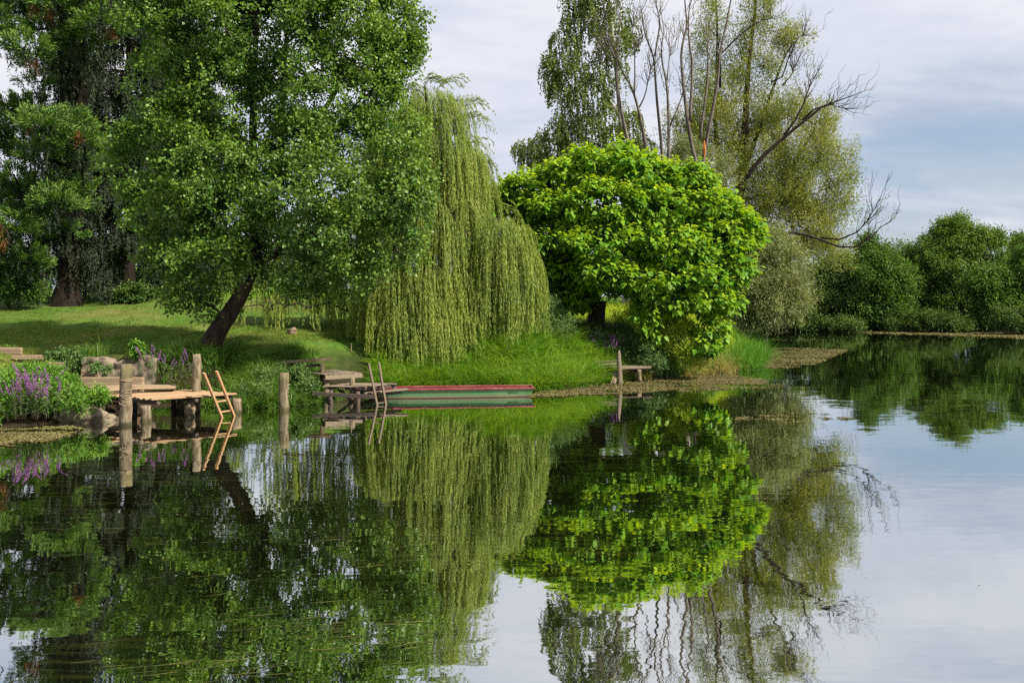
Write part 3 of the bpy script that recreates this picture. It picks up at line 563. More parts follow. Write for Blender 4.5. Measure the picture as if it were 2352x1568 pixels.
# --- the weeping willow
def weeping():
    Y = 33.0; b = gpt(985, Y)
    tr = [base_flare([b-UP*0.2, P(985, 690, Y), P(975, 600, Y), P(985, 480, Y), P(990, 360, Y), P(985, 260, Y), P(975, 200, Y)], [0.34, 0.30, 0.28, 0.22, 0.16, 0.10, 0.05], 1.3),
          ([P(1000, 560, Y), P(1070, 520, Y-.5), P(1140, 500, Y-.8), P(1180, 520, Y-1)], [0.16, 0.12, 0.08, 0.04]),
          ([P(970, 600, Y-.2), P(910, 590, Y-1), P(880, 620, Y-1.3)], [0.13, 0.09, 0.04])]
    # drooping domes: each (px, py of top, half width, drop) is an umbrella of strands
    dom = [(985, 195, 65, 130, Y, 1.0, 260), (1040, 200, 45, 130, Y, .7, 70), (1000, 290, 105, 230, Y, 1.6, 420), (1065, 330, 62, 260, Y-.2, 1.1, 260), (930, 320, 90, 260, Y+.6, 1.2, 220), (1000, 420, 120, 300, Y-.5, 1.6, 330),
           (1150, 490, 66, 240, Y-.9, 1.2, 420), (1185, 550, 48, 190, Y-.9, .9, 260), (1110, 520, 60, 260, Y-.7, 1.1, 220), (1215, 610, 24, 90, Y-.9, .6, 70),
           (915, 600, 75, 190, Y-1.6, 1.0, 330), (985, 600, 85, 215, Y-1.4, 1.2, 420), (1055, 610, 70, 210, Y-1.1, 1.1, 330), (865, 630, 48, 140, Y-1.2, .8, 170), (710, 640, 120, 75, Y+1.0, 1.2, 90), (600, 645, 60, 65, Y+1.5, .8, 30), (730, 480, 110, 225, Y+1.8, 1.4, 170), (630, 520, 80, 175, Y+2.2, 1.2, 90), (550, 600, 60, 90, Y+2, .9, 35), (820, 420, 90, 260, Y+1.5, 1.3, 200), (930, 240, 70, 200, Y+.8, 1.0, 200), (880, 300, 70, 240, Y+1.2, 1.0, 160), (1020, 700, 90, 130, Y-2.0, .9, 200), (940, 690, 70, 130, Y-2.2, .8, 150), (1100, 640, 50, 110, Y-.8, .8, 110)]
    rng = np.random.default_rng(31); root = thing('weeping_willow_tree', b, 'tall weeping willow trailing pale green strands down to the bank', 'tree'); lv = Leaves(); tg = []
    for px, py, hw, drop, Yd, dr, n in dom:
        nb = max(3, int(n*1.3)//8); n = nb*8; k = Yd/F; r = np.repeat(np.sqrt(rng.random(nb)), 8); a = np.repeat(rng.random(nb)*6.283, 8); bl = np.repeat(rng.uniform(.5, 1.12, nb), 8)
        hx, hy = r*np.cos(a)+rng.normal(size=n)*.07/max(hw*k, .3), r*np.sin(a)+rng.normal(size=n)*.07/dr
        st = P(px, py, Yd)+np.stack([hx*hw*k, hy*dr, -(r**2)*0.28*hw*k*1.3-np.repeat(rng.random(nb)**1.5*1.3, 8)-rng.random(n)*.25], 1)
        out = unit(np.stack([hx, hy*0.8, 0*hx], 1)+1e-3*rng.normal(size=(n, 3))); cl = np.stack([hx*hw*k, hy*dr], 1)@np.array([[1.0, .3], [-.3, 1.0]]); ln = drop*k*bl*rng.uniform(0.75, 1.05, n)*(0.75+0.25*r)
        ln = np.minimum(ln, st[:, 2]-gz(st[:, 0], st[:, 1])-0.15); ok = ln > 0.3
        strands(rng, lv, st[ok], out[ok], ln[ok], 46, 0.125, 0.0165, swing=0.34, spread=0.26, tipc=0.35, wind=(.02, 0, 0))
        j = rng.random(n) < .45; n2 = j.sum(); r2 = np.sqrt(rng.random(n2)); a2 = rng.random(n2)*6.283; s2 = P(px, py, Yd)+np.stack([r2*np.cos(a2)*hw*k*.97, r2*np.sin(a2)*dr, -(r2**2)*.3*hw*k-rng.random(n2)*.3], 1)
        o2 = unit(np.stack([np.cos(a2), np.sin(a2), 0*a2], 1)); l2 = np.minimum(drop*k*rng.uniform(.3, 1.0, n2), s2[:, 2]-gz(s2[:, 0], s2[:, 1])-.2); q2 = l2 > .3
        strands(rng, lv, s2[q2], o2[q2], l2[q2], 42, .125, .0165, swing=.2, spread=.3, tipc=.35)
        tg.append(st[rng.choice(n, max(6, n//14), replace=False)])
    # wind-lifted shoots along the top right edge
    for (x0, y0, x1, y1, dx, dy) in ((975, 190, 1000, 165, 25, 40), (1000, 200, 1045, 172, 22, 30), (1030, 250, 1090, 215, 25, 40), (1040, 290, 1105, 235, 18, 70), (1060, 330, 1120, 300, 12, 80), (1085, 380, 1132, 350, 4, 80), (930, 220, 950, 180, 20, 40), (1150, 480, 1180, 468, 14, 40)):
        for j in range(9):
            p0, p1, p2 = P(x0+rng.normal()*10, y0+rng.normal()*10, Y), P(x1+rng.normal()*9, y1+rng.normal()*9, Y-.2), None
            p2 = p1+np.array([dx, 0, -dy])*Y/F*rng.uniform(.5, 1.1); n = 46; t = rng.random(n)[:, None]; c = (1-t)**2*p0+2*t*(1-t)*p1+t*t*p2; tg_d = unit(2*(1-t)*(p1-p0)+2*t*(p2-p1))
            lv.add(c, unit(tg_d+rnd(rng, n)*0.5), rnd(rng, n)+UP*.4, 0.13, 0.023, rng.random(n), rng.random(n)*0.4)
    grow(rng, tr, np.concatenate(tg), 0.007, lift=0.25, seg=0.6).build('trunk', M['bark'], root, smooth=True)
    lv.build('crown', M['weeping'], root)
weeping()

# --- birch with hanging twigs
def birch():
    Y = 50.0; b = gpt(1440, Y)
    def z(x, y): return (1129+x*.42, y*.42)
    tr = [base_flare([b-UP*.2, P(1440, 560, Y), P(1438, 440, Y), P(1428, 300, Y), P(1415, 160, Y), P(1400, 20, Y), P(1390, -120, Y)], [0.24, 0.2, 0.17, 0.14, 0.11, 0.08, 0.04], 1.3),
          ([P(1430, 420, Y), P(1370, 340, Y), P(1320, 300, Y), P(1290, 280, Y)], [0.10, 0.07, 0.05, 0.03]), ([P(1420, 400, Y), P(1310, 375, Y), P(1230, 345, Y), P(1190, 330, Y)], [0.09, 0.06, 0.04, 0.02]),
          ([P(1420, 250, Y), P(1350, 180, Y), P(1290, 130, Y)], [0.08, 0.05, 0.03]), ([P(1412, 150, Y), P(1350, 60, Y), P(1310, 10, Y)], [0.07, 0.05, 0.02])]
    lob = [(1340, -60, 60, 90), (1410, -110, 60, 90), (1330, 30, 46, 45), (1370, 20, 50, 50), (1410, 60, 40, 80), (1300, 85, 40, 26), (1290, 130, 50, 30), (1330, 150, 60, 40), (1255, 150, 22, 20),
           (1390, 150, 50, 55), (1350, 215, 65, 38), (1290, 200, 36, 24), (1400, 250, 50, 45), (1300, 265, 44, 25), (1350, 285, 60, 30), (1420, 310, 50, 40), (1345, 335, 75, 30), (1260, 320, 48, 22), (1210, 330, 36, 16),
           (1290, 360, 70, 26), (1240, 365, 56, 18), (1230, 340, 46, 20), (1280, 300, 46, 26), (1330, 310, 60, 30), (1270, 170, 30, 20), (1400, 360, 80, 30), (1450, 270, 26, 30), (1452, 60, 18, 30), (1480, 330, 26, 26)]
    rng = np.random.default_rng(41); root = thing('birch_tree', b, 'tall birch with drooping small-leaved twigs rising behind the lime green tree', 'tree')
    C, R = lobes3(lob, Y); n = 3100; pos, out = fill(rng, C, R, n, 0.2, 0.92, 1.1, 4, wexp=.5)
    grow(rng, tr, pos[rng.choice(n, 190, replace=False)], 0.007, seg=0.7).build('trunk', M['birchbark'], root, smooth=True)
    lv = Leaves(); strands(rng, lv, pos, out, rng.uniform(0.4, 1.3, n), 26, 0.12, 0.085, swing=0.15, spread=0.8, tipc=0.12)
    lv.build('crown', M['birch'], root)
birch()

# --- many-stemmed half dead tree
def zz(pts): return [(1129+x*.42, y*.42) for x, y in pts]
def twigs(rng, mb, path, rr, n, Lmin, Lmax, up=0.6, r=0.006, sub=2, collect=None):
    path = np.asarray(path); m = len(path)
    for _ in range(n):
        t = rng.uniform(0.25, 1)*(m-1); i = min(int(t), m-2); f = t-i; a = path[i]*(1-f)+path[i+1]*f; d = unit(path[i+1]-path[i])
        q = unit(d*0.8+rnd(rng, 1)[0]*np.array([1, .7, .6])+UP*up*0.6); L = rng.uniform(Lmin, Lmax)
        pts = [a, a+q*L*.4, a+unit(q+UP*up*.5+rnd(rng, 1)[0]*.2)*L*.75, a+unit(q+UP*up+rnd(rng, 1)[0]*.25)*L]
        mb.tube(pts, [r*2.2, r*1.6, r*1.1, r*.6], 4, cap=False)
        if collect is not None: collect.append(pts[-1]); collect.append(pts[2])
        if sub:
            for s in range(sub):
                k = rng.integers(1, 4); e = unit(q+rnd(rng, 1)[0]*.7+UP*up*.7); l2 = L*rng.uniform(.25, .5)
                mb.tube([pts[k], pts[k]+e*l2*.6, pts[k]+unit(e+UP*up*.4)*l2], [r, r*.8, r*.5], 3, cap=False)
                if collect is not None: collect.append(pts[k]+e*l2)
STEMS = [[(755, 810), (715, 640), (690, 500), (680, 400), (690, 340), (650, 270), (620, 180), (615, 60), (610, -90)], [(690, 490), (640, 420), (600, 340), (590, 250)], [(680, 360), (700, 200), (705, 60), (700, -60)],
         [(850, 845), (830, 720), (800, 580), (770, 480), (730, 420), (690, 330), (640, 250)], [(800, 600), (840, 530), (860, 420), (890, 320)], [(780, 510), (785, 400), (780, 300), (800, 250), (830, 210)], [(783, 300), (770, 180), (780, 90)],
         [(940, 910), (920, 700), (905, 560), (895, 420), (890, 310), (840, 200), (825, 100), (820, 50)], [(893, 310), (910, 200), (925, 130), (910, 80), (900, 0), (905, -110)], [(968, 920), (970, 700), (965, 550), (955, 430), (930, 340), (930, 240), (945, 170)],
         [(975, 690), (1020, 590), (1050, 500), (1090, 400)], [(960, 440), (970, 330), (995, 200)], [(1140, 960), (1100, 830), (1075, 680), (1060, 560), (1045, 430), (1035, 300), (1050, 210), (1075, 130), (1055, 30), (1060, -120)],
         [(1155, 970), (1160, 850), (1190, 700), (1215, 570), (1240, 430), (1245, 300), (1280, 150), (1310, 0), (1335, -150)], [(1085, 660), (1095, 480), (1100, 330), (1080, 250), (1075, 100), (1090, -20), (1110, -140)],
         [(1140, 760), (1160, 600), (1180, 470), (1185, 330), (1180, 200), (1170, 100)]]
def half_dead():
    Y = 46.0; b = gpt(1545, Y); rng = np.random.default_rng(51); root = thing('half_dead_tree', b, 'many-stemmed half dead tree with bare upright branches standing behind the lime green tree', 'tree')
    mb = MB(); ends = []; R0 = [.12, .04, .04, .12, .055, .05, .035, .11, .06, .11, .055, .04, .135, .135, .08, .08]
    for i, (s, r0) in enumerate(zip(STEMS, R0)):
        pts = [P(x, y, Y+0.5*math.sin(i*2.1)) for x, y in zz(s)]
        if i in (0, 3, 7, 9, 12, 13): pts = [b-UP*.2+np.array([.1*i-.5, 0, 0]), b+UP*(1.2)+np.array([(pts[0][0]-b[0])*.35, 0, 0])]+pts
        t = np.linspace(0, len(pts)-1, (len(pts)-1)*3+1); pp = np.stack([np.interp(t, np.arange(len(pts)), np.array(pts)[:, k]) for k in range(3)], 1)
        for _ in range(2): pp[1:-1] = .25*pp[:-2]+.5*pp[1:-1]+.25*pp[2:]
        mb.tube(pp, np.linspace(r0, r0*.18, len(pp)), 7, rough=.05, seed=i)
        twigs(rng, mb, pp[len(pp)//3:], None, 13, .5, 1.7, .8, .009, 2, ends)
    mb.build('trunk', M['barkdead'], root, smooth=True)
    w = MB(); q = P(*zz([(1163, 815)])[0], Y-.35); w.tube([q-UP*.45, q, q+UP*.45], [.02, .10, .02], 6, rough=.2); w.build('torn_patch', M['torn'], root)
    ends = np.array(ends); sel = ends[rng.random(len(ends)) < .16]; lv = Leaves(); spray(rng, lv, sel, rnd(rng, len(sel)), 8, .3, .12, .12, .05, flat=.3)
    lv.build('foliage', M['whitewillow'], root)
half_dead()

# --- the big white willow behind, with a dead leaning limb
def white_willow():
    Y = 50.0; b = gpt(1660, Y); rng = np.random.default_rng(61); root = thing('white_willow_tree', b, 'huge feathery olive green willow with dark bare limbs reaching out over the water', 'tree')
    J = zz([(1350, 1040), (1430, 920), (1500, 840), (1580, 770), (1650, 710), (1740, 640), (1800, 590), (1900, 550), (1985, 520)])
    tr = [base_flare([b-UP*.2, P(1668, 640, Y), P(1690, 520, Y), P(1705, 400, Y), P(1712, 280, Y), P(1718, 160, Y), P(1735, 20, Y), P(1745, -140, Y)], [.5, .42, .36, .28, .2, .13, .08, .03], 1.3),
          ([P(1690, 560, Y), P(1760, 470, Y), P(1820, 380, Y), P(1870, 300, Y)], [.2, .14, .09, .04]), ([P(1680, 500, Y), P(1650, 380, Y), P(1640, 240, Y), P(1650, 110, Y), P(1640, -80, Y)], [.2, .15, .11, .07, .03]),
          ([P(1700, 420, Y), P(1760, 250, Y), P(1800, 130, Y), P(1830, 90, Y)], [.14, .1, .05, .02]), ([P(1690, 600, Y), P(1780, 560, Y-.5), P(1860, 540, Y-1)], [.2, .13, .06])]
    lob = [(1745, -130, 30, 70), (1650, -120, 45, 70), (1735, 40, 34, 60), (1750, 90, 30, 36), (1700, 120, 34, 30), (1640, 40, 30, 50), (1620, 130, 40, 40), (1660, 200, 45, 50), (1740, 190, 55, 55), (1790, 120, 40, 24), (1820, 100, 22, 26), (1800, 180, 40, 36),
           (1600, 240, 40, 45), (1640, 300, 70, 60), (1730, 270, 75, 60), (1790, 280, 70, 60), (1560, 330, 50, 45), (1860, 290, 50, 36), (1890, 330, 40, 30), (1640, 380, 80, 60), (1740, 370, 90, 60), (1840, 370, 80, 55), (1910, 390, 46, 40),
           (1560, 400, 50, 40), (1680, 450, 80, 50), (1780, 450, 90, 60), (1870, 450, 80, 60), (1925, 450, 40, 46), (1800, 530, 90, 60), (1880, 530, 62, 50), (1760, 600, 70, 50), (1840, 600, 70, 45), (1900, 590, 40, 26), (1700, 560, 60, 60), (1620, 480, 60, 60), (1720, 660, 70, 50), (1800, 670, 60, 46), (1650, 640, 60, 60)]
    C, R = lobes3(lob, Y); n = 7600; pos, out = clumps(rng, C, R, 700, 20, .62, 1.2, .3, .82, 2.0, 7, .5); n = len(pos)
    mb = grow(rng, tr, pos[rng.choice(n, 300, replace=False)], .009, seg=.9)
    for pts, r0, dY in ((J, .14, -1.5), (zz([(1600, 740), (1660, 660), (1710, 560), (1740, 470), (1760, 430)]), .07, -.5), (zz([(1700, 660), (1760, 600), (1850, 570), (1950, 600)]), .06, -.8),
                        (zz([(1560, 1300), (1640, 1270), (1720, 1285), (1800, 1310), (1900, 1350), (1980, 1350), (2060, 1310), (2130, 1240), (2170, 1220)]), .09, -1.5), (zz([(1800, 1300), (1900, 1310), (2000, 1270), (2060, 1200), (2120, 1100)]), .06, -1.),
                        (zz([(1250, 480), (1250, 300), (1350, 200), (1440, 130), (1530, 100)]), .07, 0), (zz([(1530, 450), (1590, 420), (1620, 330), (1680, 200), (1720, 190)]), .05, 0), (zz([(1590, 470), (1640, 410), (1660, 360)]), .04, 0)):
        pp, rr = px_path(pts, Y-2.2, r0, r0*.15, dY); mb.tube(pp, rr, 7, rough=.06)
        twigs(rng, mb, pp[1:], None, 16, .5, 1.8, .55, .008, 3)
    mb.build('trunk', M['bark'], root, smooth=True)
    lv = Leaves(); thin = (pos[:, 2] < P(0, 250, Y)[2]) | (rng.random(len(pos)) < .95); pos, out = pos[thin], out[thin]; spray(rng, lv, pos, out, 16, .85, .10, .16, .040, up=.6, droop=.1, flat=.3, tipfrac=.25, along=1.0)
    lv.build('crown', M['whitewillow'], root)
    lv = Leaves(); pos = np.array([P(*q, Y-3.2)+rng.normal(size=3)*.35 for q in zz([(2120, 1120), (2140, 1230), (2080, 1180), (2000, 1240), (2165, 1215), (1950, 1180), (1960, 1230), (2030, 1180)]) for _ in range(5)])
    spray(rng, lv, pos, rnd(rng, len(pos)), 7, .3, .15, .12, .05, flat=.3); lv.build('foliage', M['greywillow'], root)
white_willow()

def simple_tree(name, label, cat, Y, px, lobes, n, k, leaf, L, Wd, seed, group=None, bark='twig', r=.16, limbs=60, gap=.5, gs=1.6, twig_top=0, shell=.45, frac=0, **sp):
    rng = np.random.default_rng(seed); b = gpt(px, Y); root = thing(name, b, label, cat, group); C, R = lobes3(lobes, Y)
    if frac:
        u = unit(rng.normal(size=(len(C), frac, 3))+np.array([0, -.2, .35])); C2 = (C[:, None]+u*R[:, None]*1.0).reshape(-1, 3); R2 = np.repeat(R, frac, 0)*rng.uniform(.18, .5, (len(C2), 1)); C, R = np.concatenate([C, C2]), np.concatenate([R, R2])
    pos, out = clumps(rng, C, R, max(8, n//16), 18, sp.pop('cr', min(.9, .32*float(R[:, 0].mean()))), .8, shell, gap, gs, seed); ok = pos[:, 2] > gz(pos[:, 0], pos[:, 1])+0.05; ok &= pos[:, 2] > 0.12; pos, out = pos[ok], out[ok]
    top = C[C[:, 2].argmax()]; tr = [base_flare([b-UP*.15, b+(top-b)*.3, b+(top-b)*.6, b+(top-b)*.9], [r, r*.8, r*.5, r*.2], 1.3)]
    mb = grow(rng, tr, pos[rng.choice(len(pos), min(limbs, len(pos)), replace=False)], r*.05)
    if twig_top:
        hi = pos[np.argsort(-pos[:, 2])[:twig_top]]
        for q in hi: mb.tube([q-UP*.3, q+rnd(rng, 1)[0]*.15+UP*.3, q+rnd(rng, 1)[0]*.2+UP*rng.uniform(.5, 1.1)], [.012, .01, .006], 3, cap=False)
    mb.build('trunk' if cat == 'tree' else 'stem', M[bark], root, smooth=True)
    lv = Leaves(); spray(rng, lv, pos, out, k, sp.pop('Lt', .5), sp.pop('spread', .12), L, Wd, **sp); lv.build('crown' if cat == 'tree' else 'foliage', M[leaf], root)
    return root
def far_bank():
    G = 'trees along the far bank'
    T = [('alder_tree', 'round dense green tree on the far bank beside the bare reaching limb', 80, 2010, [(2008, 590, 40, 38), (1985, 640, 52, 50), (2040, 640, 50, 55), (1970, 695, 42, 45), (2030, 700, 62, 45), (2000, 735, 70, 22), (2012, 562, 20, 20)], 'alder', 71),
         ('bank_tree', 'tallest olive tree on the far bank with loose twiggy top', 84, 2210, [(2205, 535, 48, 32), (2160, 560, 46, 30), (2255, 560, 46, 34), (2195, 510, 22, 20), (2280, 560, 26, 30), (2140, 610, 40, 45), (2200, 610, 70, 55), (2265, 620, 50, 55), (2150, 690, 50, 55), (2215, 700, 70, 50)], 'oakish', 72),
         ('bank_tree', 'light green spreading tree leaning over the water at the right end of the far bank', 77, 2320, [(2280, 640, 42, 34), (2330, 650, 44, 45), (2370, 620, 40, 60), (2265, 690, 34, 40), (2320, 710, 60, 40), (2255, 735, 30, 18), (2390, 690, 40, 60)], 'alder', 73),
         ('bank_tree', 'narrow yellowish tree squeezed between the round green tree and the tallest olive tree', 85, 2090, [(2090, 610, 34, 32), (2100, 660, 42, 45), (2090, 715, 48, 40)], 'oakish', 74),
         ('bank_tree', 'dark tree with drooping yellowish sprays at the left of the far bank', 81, 1895, [(1890, 640, 46, 28), (1930, 625, 36, 28), (1870, 690, 46, 36), (1915, 690, 46, 40), (1890, 735, 62, 22)], 'darkshrub', 75),
         ('bank_tree', 'small yellow-leaved tree behind the dark drooping one on the far bank', 88, 1935, [(1935, 605, 34, 24), (1905, 615, 28, 22), (1950, 640, 28, 36)], 'yellowish', 76),
         ('bank_tree', 'low dark tree on the far bank under the big willow', 83, 1790, [(1800, 690, 50, 46), (1760, 705, 44, 40), (1840, 715, 44, 36), (1720, 680, 46, 60), (1700, 640, 40, 60), (1760, 650, 44, 44), (1820, 655, 40, 36)], 'darkshrub', 77),
         ('bank_tree', 'tree with bare twigs on top at the right edge of the far bank', 86, 2345, [(2345, 575, 26, 30), (2360, 540, 24, 30), (2345, 620, 40, 36)], 'oakish', 78)]
    for nm, lab, Y, px, lob, leaf, seed in T:
        mat = 'yellowshrub' if leaf == 'yellowish' else leaf
        if leaf == 'yellowish': mat = 'oakish'
        lob = [(q[0], q[1]+(12 if q[1] < 660 else 0), *q[2:]) for q in lob]; vol = sum(q[2]*q[3] for q in lob); n = int(vol*0.27)+300
        simple_tree(nm, lab, 'tree', Y, px, lob, n, 13, mat, .20, .14, seed, G, 'bark', .2, 70, .55, 2.2, twig_top=60 if seed == 78 else 12, shell=.4, frac=5, cr=.62, Lt=.75, spread=.17, up=.35, flat=.6, along=.6)
    # scrubby foot of the bank
    k = 0
    for px, top, hw, Y, mat, lab in ((1850, 715, 45, 79, 'darkshrub', 'low dark overhanging bush below the drooping yellowish tree'), (1945, 742, 35, 77, 'darkshrub', 'small dark bush at the water beside the round tree'), (2080, 725, 45, 78, 'darkshrub', 'dark bush over the water between round tree and tallest tree'), (2165, 735, 50, 76, 'darkshrub', 'dark bush overhanging the water under the tallest olive tree'), (2350, 715, 60, 72, 'darkshrub', 'dark bush at the right edge under the light green spreading tree')):
        simple_tree('bank_bush', lab, 'bush', Y, px, [(px-hw*.4, top+14, hw*.6, 18), (px+hw*.4, top+18, hw*.6, 18), (px, top+30, hw, 14)], 900, 13, mat, .17, .10, 80+k, 'bushes at the foot of the far bank', limbs=20, frac=6, cr=.5, r=.06, Lt=.6, spread=.2); k += 1
    # distant wood beyond the meadow
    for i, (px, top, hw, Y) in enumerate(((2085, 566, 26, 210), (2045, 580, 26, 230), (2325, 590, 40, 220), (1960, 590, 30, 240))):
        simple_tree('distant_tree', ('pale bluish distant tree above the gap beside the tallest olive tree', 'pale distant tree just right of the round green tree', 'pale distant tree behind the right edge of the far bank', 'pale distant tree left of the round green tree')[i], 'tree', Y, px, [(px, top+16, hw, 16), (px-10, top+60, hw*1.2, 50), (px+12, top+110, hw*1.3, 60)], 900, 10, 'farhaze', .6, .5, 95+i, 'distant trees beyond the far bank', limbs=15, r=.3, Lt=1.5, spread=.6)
far_bank()
simple_tree('grey_willow_bush', 'silvery grey-green willow bush hanging to the water behind the lime green tree', 'bush', 46, 1760, [(1750, 560, 40, 36), (1790, 600, 45, 40), (1745, 630, 52, 50), (1800, 660, 46, 42), (1760, 690, 60, 36), (1815, 695, 30, 26), (1720, 680, 40, 60), (1780, 715, 50, 22), (1730, 720, 36, 24), (1700, 620, 46, 50)], 3800, 16, 'greywillow', .17, .036, 91, limbs=70, r=.12, gap=.6, Lt=.7, spread=.12, up=.1, droop=.5, flat=.3, along=.8)
simple_tree('pale_willow_bush', 'yellowish pale willow bush between the bare stems and the big willow', 'bush', 48, 1600, [(1590, 370, 50, 40), (1620, 400, 50, 40), (1560, 400, 40, 36), (1640, 430, 50, 40), (1600, 470, 60, 50), (1620, 560, 60, 60)], 1300, 15, 'greywillow', .16, .036, 92, limbs=60, r=.14, gap=.6, Lt=.7, up=.5, flat=.3, along=.8)

# --- conifers on the left lawn
def sequoia():
    Y = 43.0; b = gpt(152, Y); rng = np.random.default_rng(101); root = thing('conifer_tree', b, 'massive conifer with rounded green needle tufts and rusty dead sprays at the left edge', 'tree')
    tr = [base_flare([b-UP*.3, P(155, 660, Y), P(165, 560, Y), P(180, 350, Y), P(190, 150, Y), P(196, -60, Y), P(200, -300, Y)], [.62, .52, .45, .38, .3, .22, .1], 1.5)]
    cl = [(20, 30, 50), (70, 25, 45), (130, 15, 45), (180, 40, 55), (190, 100, 46), (228, 62, 46), (262, 25, 36), (110, 75, 40), (60, 120, 44), (92, 150, 38), (160, 110, 40), (250, -30, 50), (180, -60, 60), (90, -60, 60), (0, -60, 60), (130, -150, 70), (220, -160, 60), (40, -170, 60), (160, -260, 70), (90, -260, 60),
          (25, 265, 40), (70, 255, 40), (100, 290, 46), (150, 290, 46), (172, 330, 42), (200, 335, 34), (58, 330, 44), (100, 360, 46), (182, 390, 38), (205, 370, 26), (18, 420, 40), (42, 452, 42), (92, 440, 46), (130, 470, 42), (68, 500, 46), (110, 520, 40), (28, 530, 46), (145, 455, 36), (32, 580, 46), (62, 600, 40), (5, 480, 40), (192, 440, 34), (150, 540, 34), (195, 480, 26), (-40, 560, 60), (-50, 440, 60), (-50, 290, 60), (-50, 60, 60), (5, 640, 34), (-20, 350, 50), (80, 190, 26)]
    lv = Leaves(); dead = Leaves(); inner = Leaves(); tg = []
    for i, (px, py, r) in enumerate(cl):
        Yc = Y+rng.uniform(-3.2, 1.2)-(1.5 if r > 40 else 0); c0 = P(px, py, Yc); R = r*Yc/F; tg.append(c0)
        n = int(34*(r/40)**2); u = rnd(rng, n); u[:, 2] = np.abs(u[:, 2])*.9-.25; u = unit(u); tp = c0+u*R*np.array([1.1, 1, .8])*rng.uniform(.55, 1., (n, 1))
        k = 62; o = np.repeat(unit(u+UP*.35), k, 0); m = n*k; t = rng.random(m); c = np.repeat(tp, k, 0)+o*(t*.42)[:, None]+rng.normal(size=(m, 3))*.085
        lv.add(c, unit(o+rnd(rng, m)*.55), rnd(rng, m)+UP*.4, rng.uniform(.12, .24, m), .05, np.clip(.5*np.repeat(rng.random(n), k)+.5*rng.random(m), 0, 1), np.where(t > .7, rng.random(m)*.8, 0))
        # drooping strings under each tuft, crown shade put into their dark colour
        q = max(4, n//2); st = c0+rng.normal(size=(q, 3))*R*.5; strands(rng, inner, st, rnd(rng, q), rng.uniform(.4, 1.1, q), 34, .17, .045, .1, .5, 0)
        tg += list(tp[:5]-u[:5]*.2)
    for px, py in ((80, 25), (72, 150), (80, 145), (66, 290), (180, 310), (118, 35), (0, 520), (255, 75), (5, 560)):
        c0 = P(px, py, Y-4.1); m = 100; t = rng.random(m); dead.add(c0+rng.normal(size=(m, 3))*np.array([.13, .1, .16]), unit(rnd(rng, m)*.6-UP*.8), rnd(rng, m), rng.uniform(.12, .26, m), .03, rng.random(m), t*0)
    grow(rng, tr, np.array(tg), .010, lift=-.12, seg=.6, down=.1).build('trunk', M['barkblack'], root, smooth=True)
    q = 420; zt = rng.random(q); st = np.stack([b[0]+.9*zt+rng.normal(size=q)*.75, b[1]+rng.normal(size=q)*.6, b[2]+2.2+zt*17], 1); strands(rng, inner, st, rnd(rng, q), rng.uniform(.5, 1.6, q), 30, .18, .05, .15, .5, 0)  # near-black strands added round the trunk as painted inner shade
    inner.build('inner_shade_twigs', M['spruce'], root); lv.build('crown', M['sequoia'], root); dead.build('dead_spray', M['brownneedle'], root)
sequoia()
def spruce(px, Y, top, half, lab, seed, bottom=640, r=.3):
    rng = np.random.default_rng(seed); b = gpt(px, Y); k = Y/F; root = thing('spruce_tree', b, lab, 'tree', 'dark spruces on the lawn')
    tr = [base_flare([b-UP*.3, P(px, 560, Y), P(px, 300, Y), P(px, 50, Y), P(px, top, Y)], [r, r*.85, r*.65, r*.4, .04], 1.5)]; mb = grow(rng, tr, np.zeros((0, 3))); lv = Leaves()
    zs = np.arange(P(px, bottom, Y)[2], P(px, top+40, Y)[2], .34); ztop = P(px, top, Y)[2]; z0 = zs[0]
    for z in zs:
        f = (z-z0)/(ztop-z0); Lb = half*k*(1-f)**.7*rng.uniform(.7, 1.1)
        for a in rng.uniform(0, 6.283, 5):
            d = np.array([math.cos(a), math.sin(a), 0]); pts = [np.array([b[0], b[1], z])+d*Lb*t+UP*Lb*(.10*t-.45*t*t+.18*t**3) for t in np.linspace(0, 1, 6)]
            mb.tube(pts, np.linspace(.035, .008, 6), 4, cap=False); pts = np.array(pts)
            n = max(8, int(Lb*15)); t = rng.uniform(.12, 1, n)*5; i = np.minimum(t.astype(int), 4); f2 = (t-i)[:, None]; st = pts[i]*(1-f2)+pts[i+1]*f2+rng.normal(size=(n, 3))*.06
            strands(rng, lv, st, np.repeat(d[None], n, 0), rng.uniform(.3, 1.2, n), 32, .14, .045, .06, .6, .05)
    mb.build('trunk', M['barkblack'], root, smooth=True); lv.build('crown', M['spruce'], root)
spruce(296, 46, -330, 190, 'dark drooping spruce directly behind the left half of the poplar crown', 111)
spruce(165, 50, -250, 130, 'blackish spruce hidden behind the massive tufted conifer', 112, 600, .25)
spruce(420, 52, -280, 150, 'dark spruce almost hidden behind the poplar crown', 113, 630, .25)

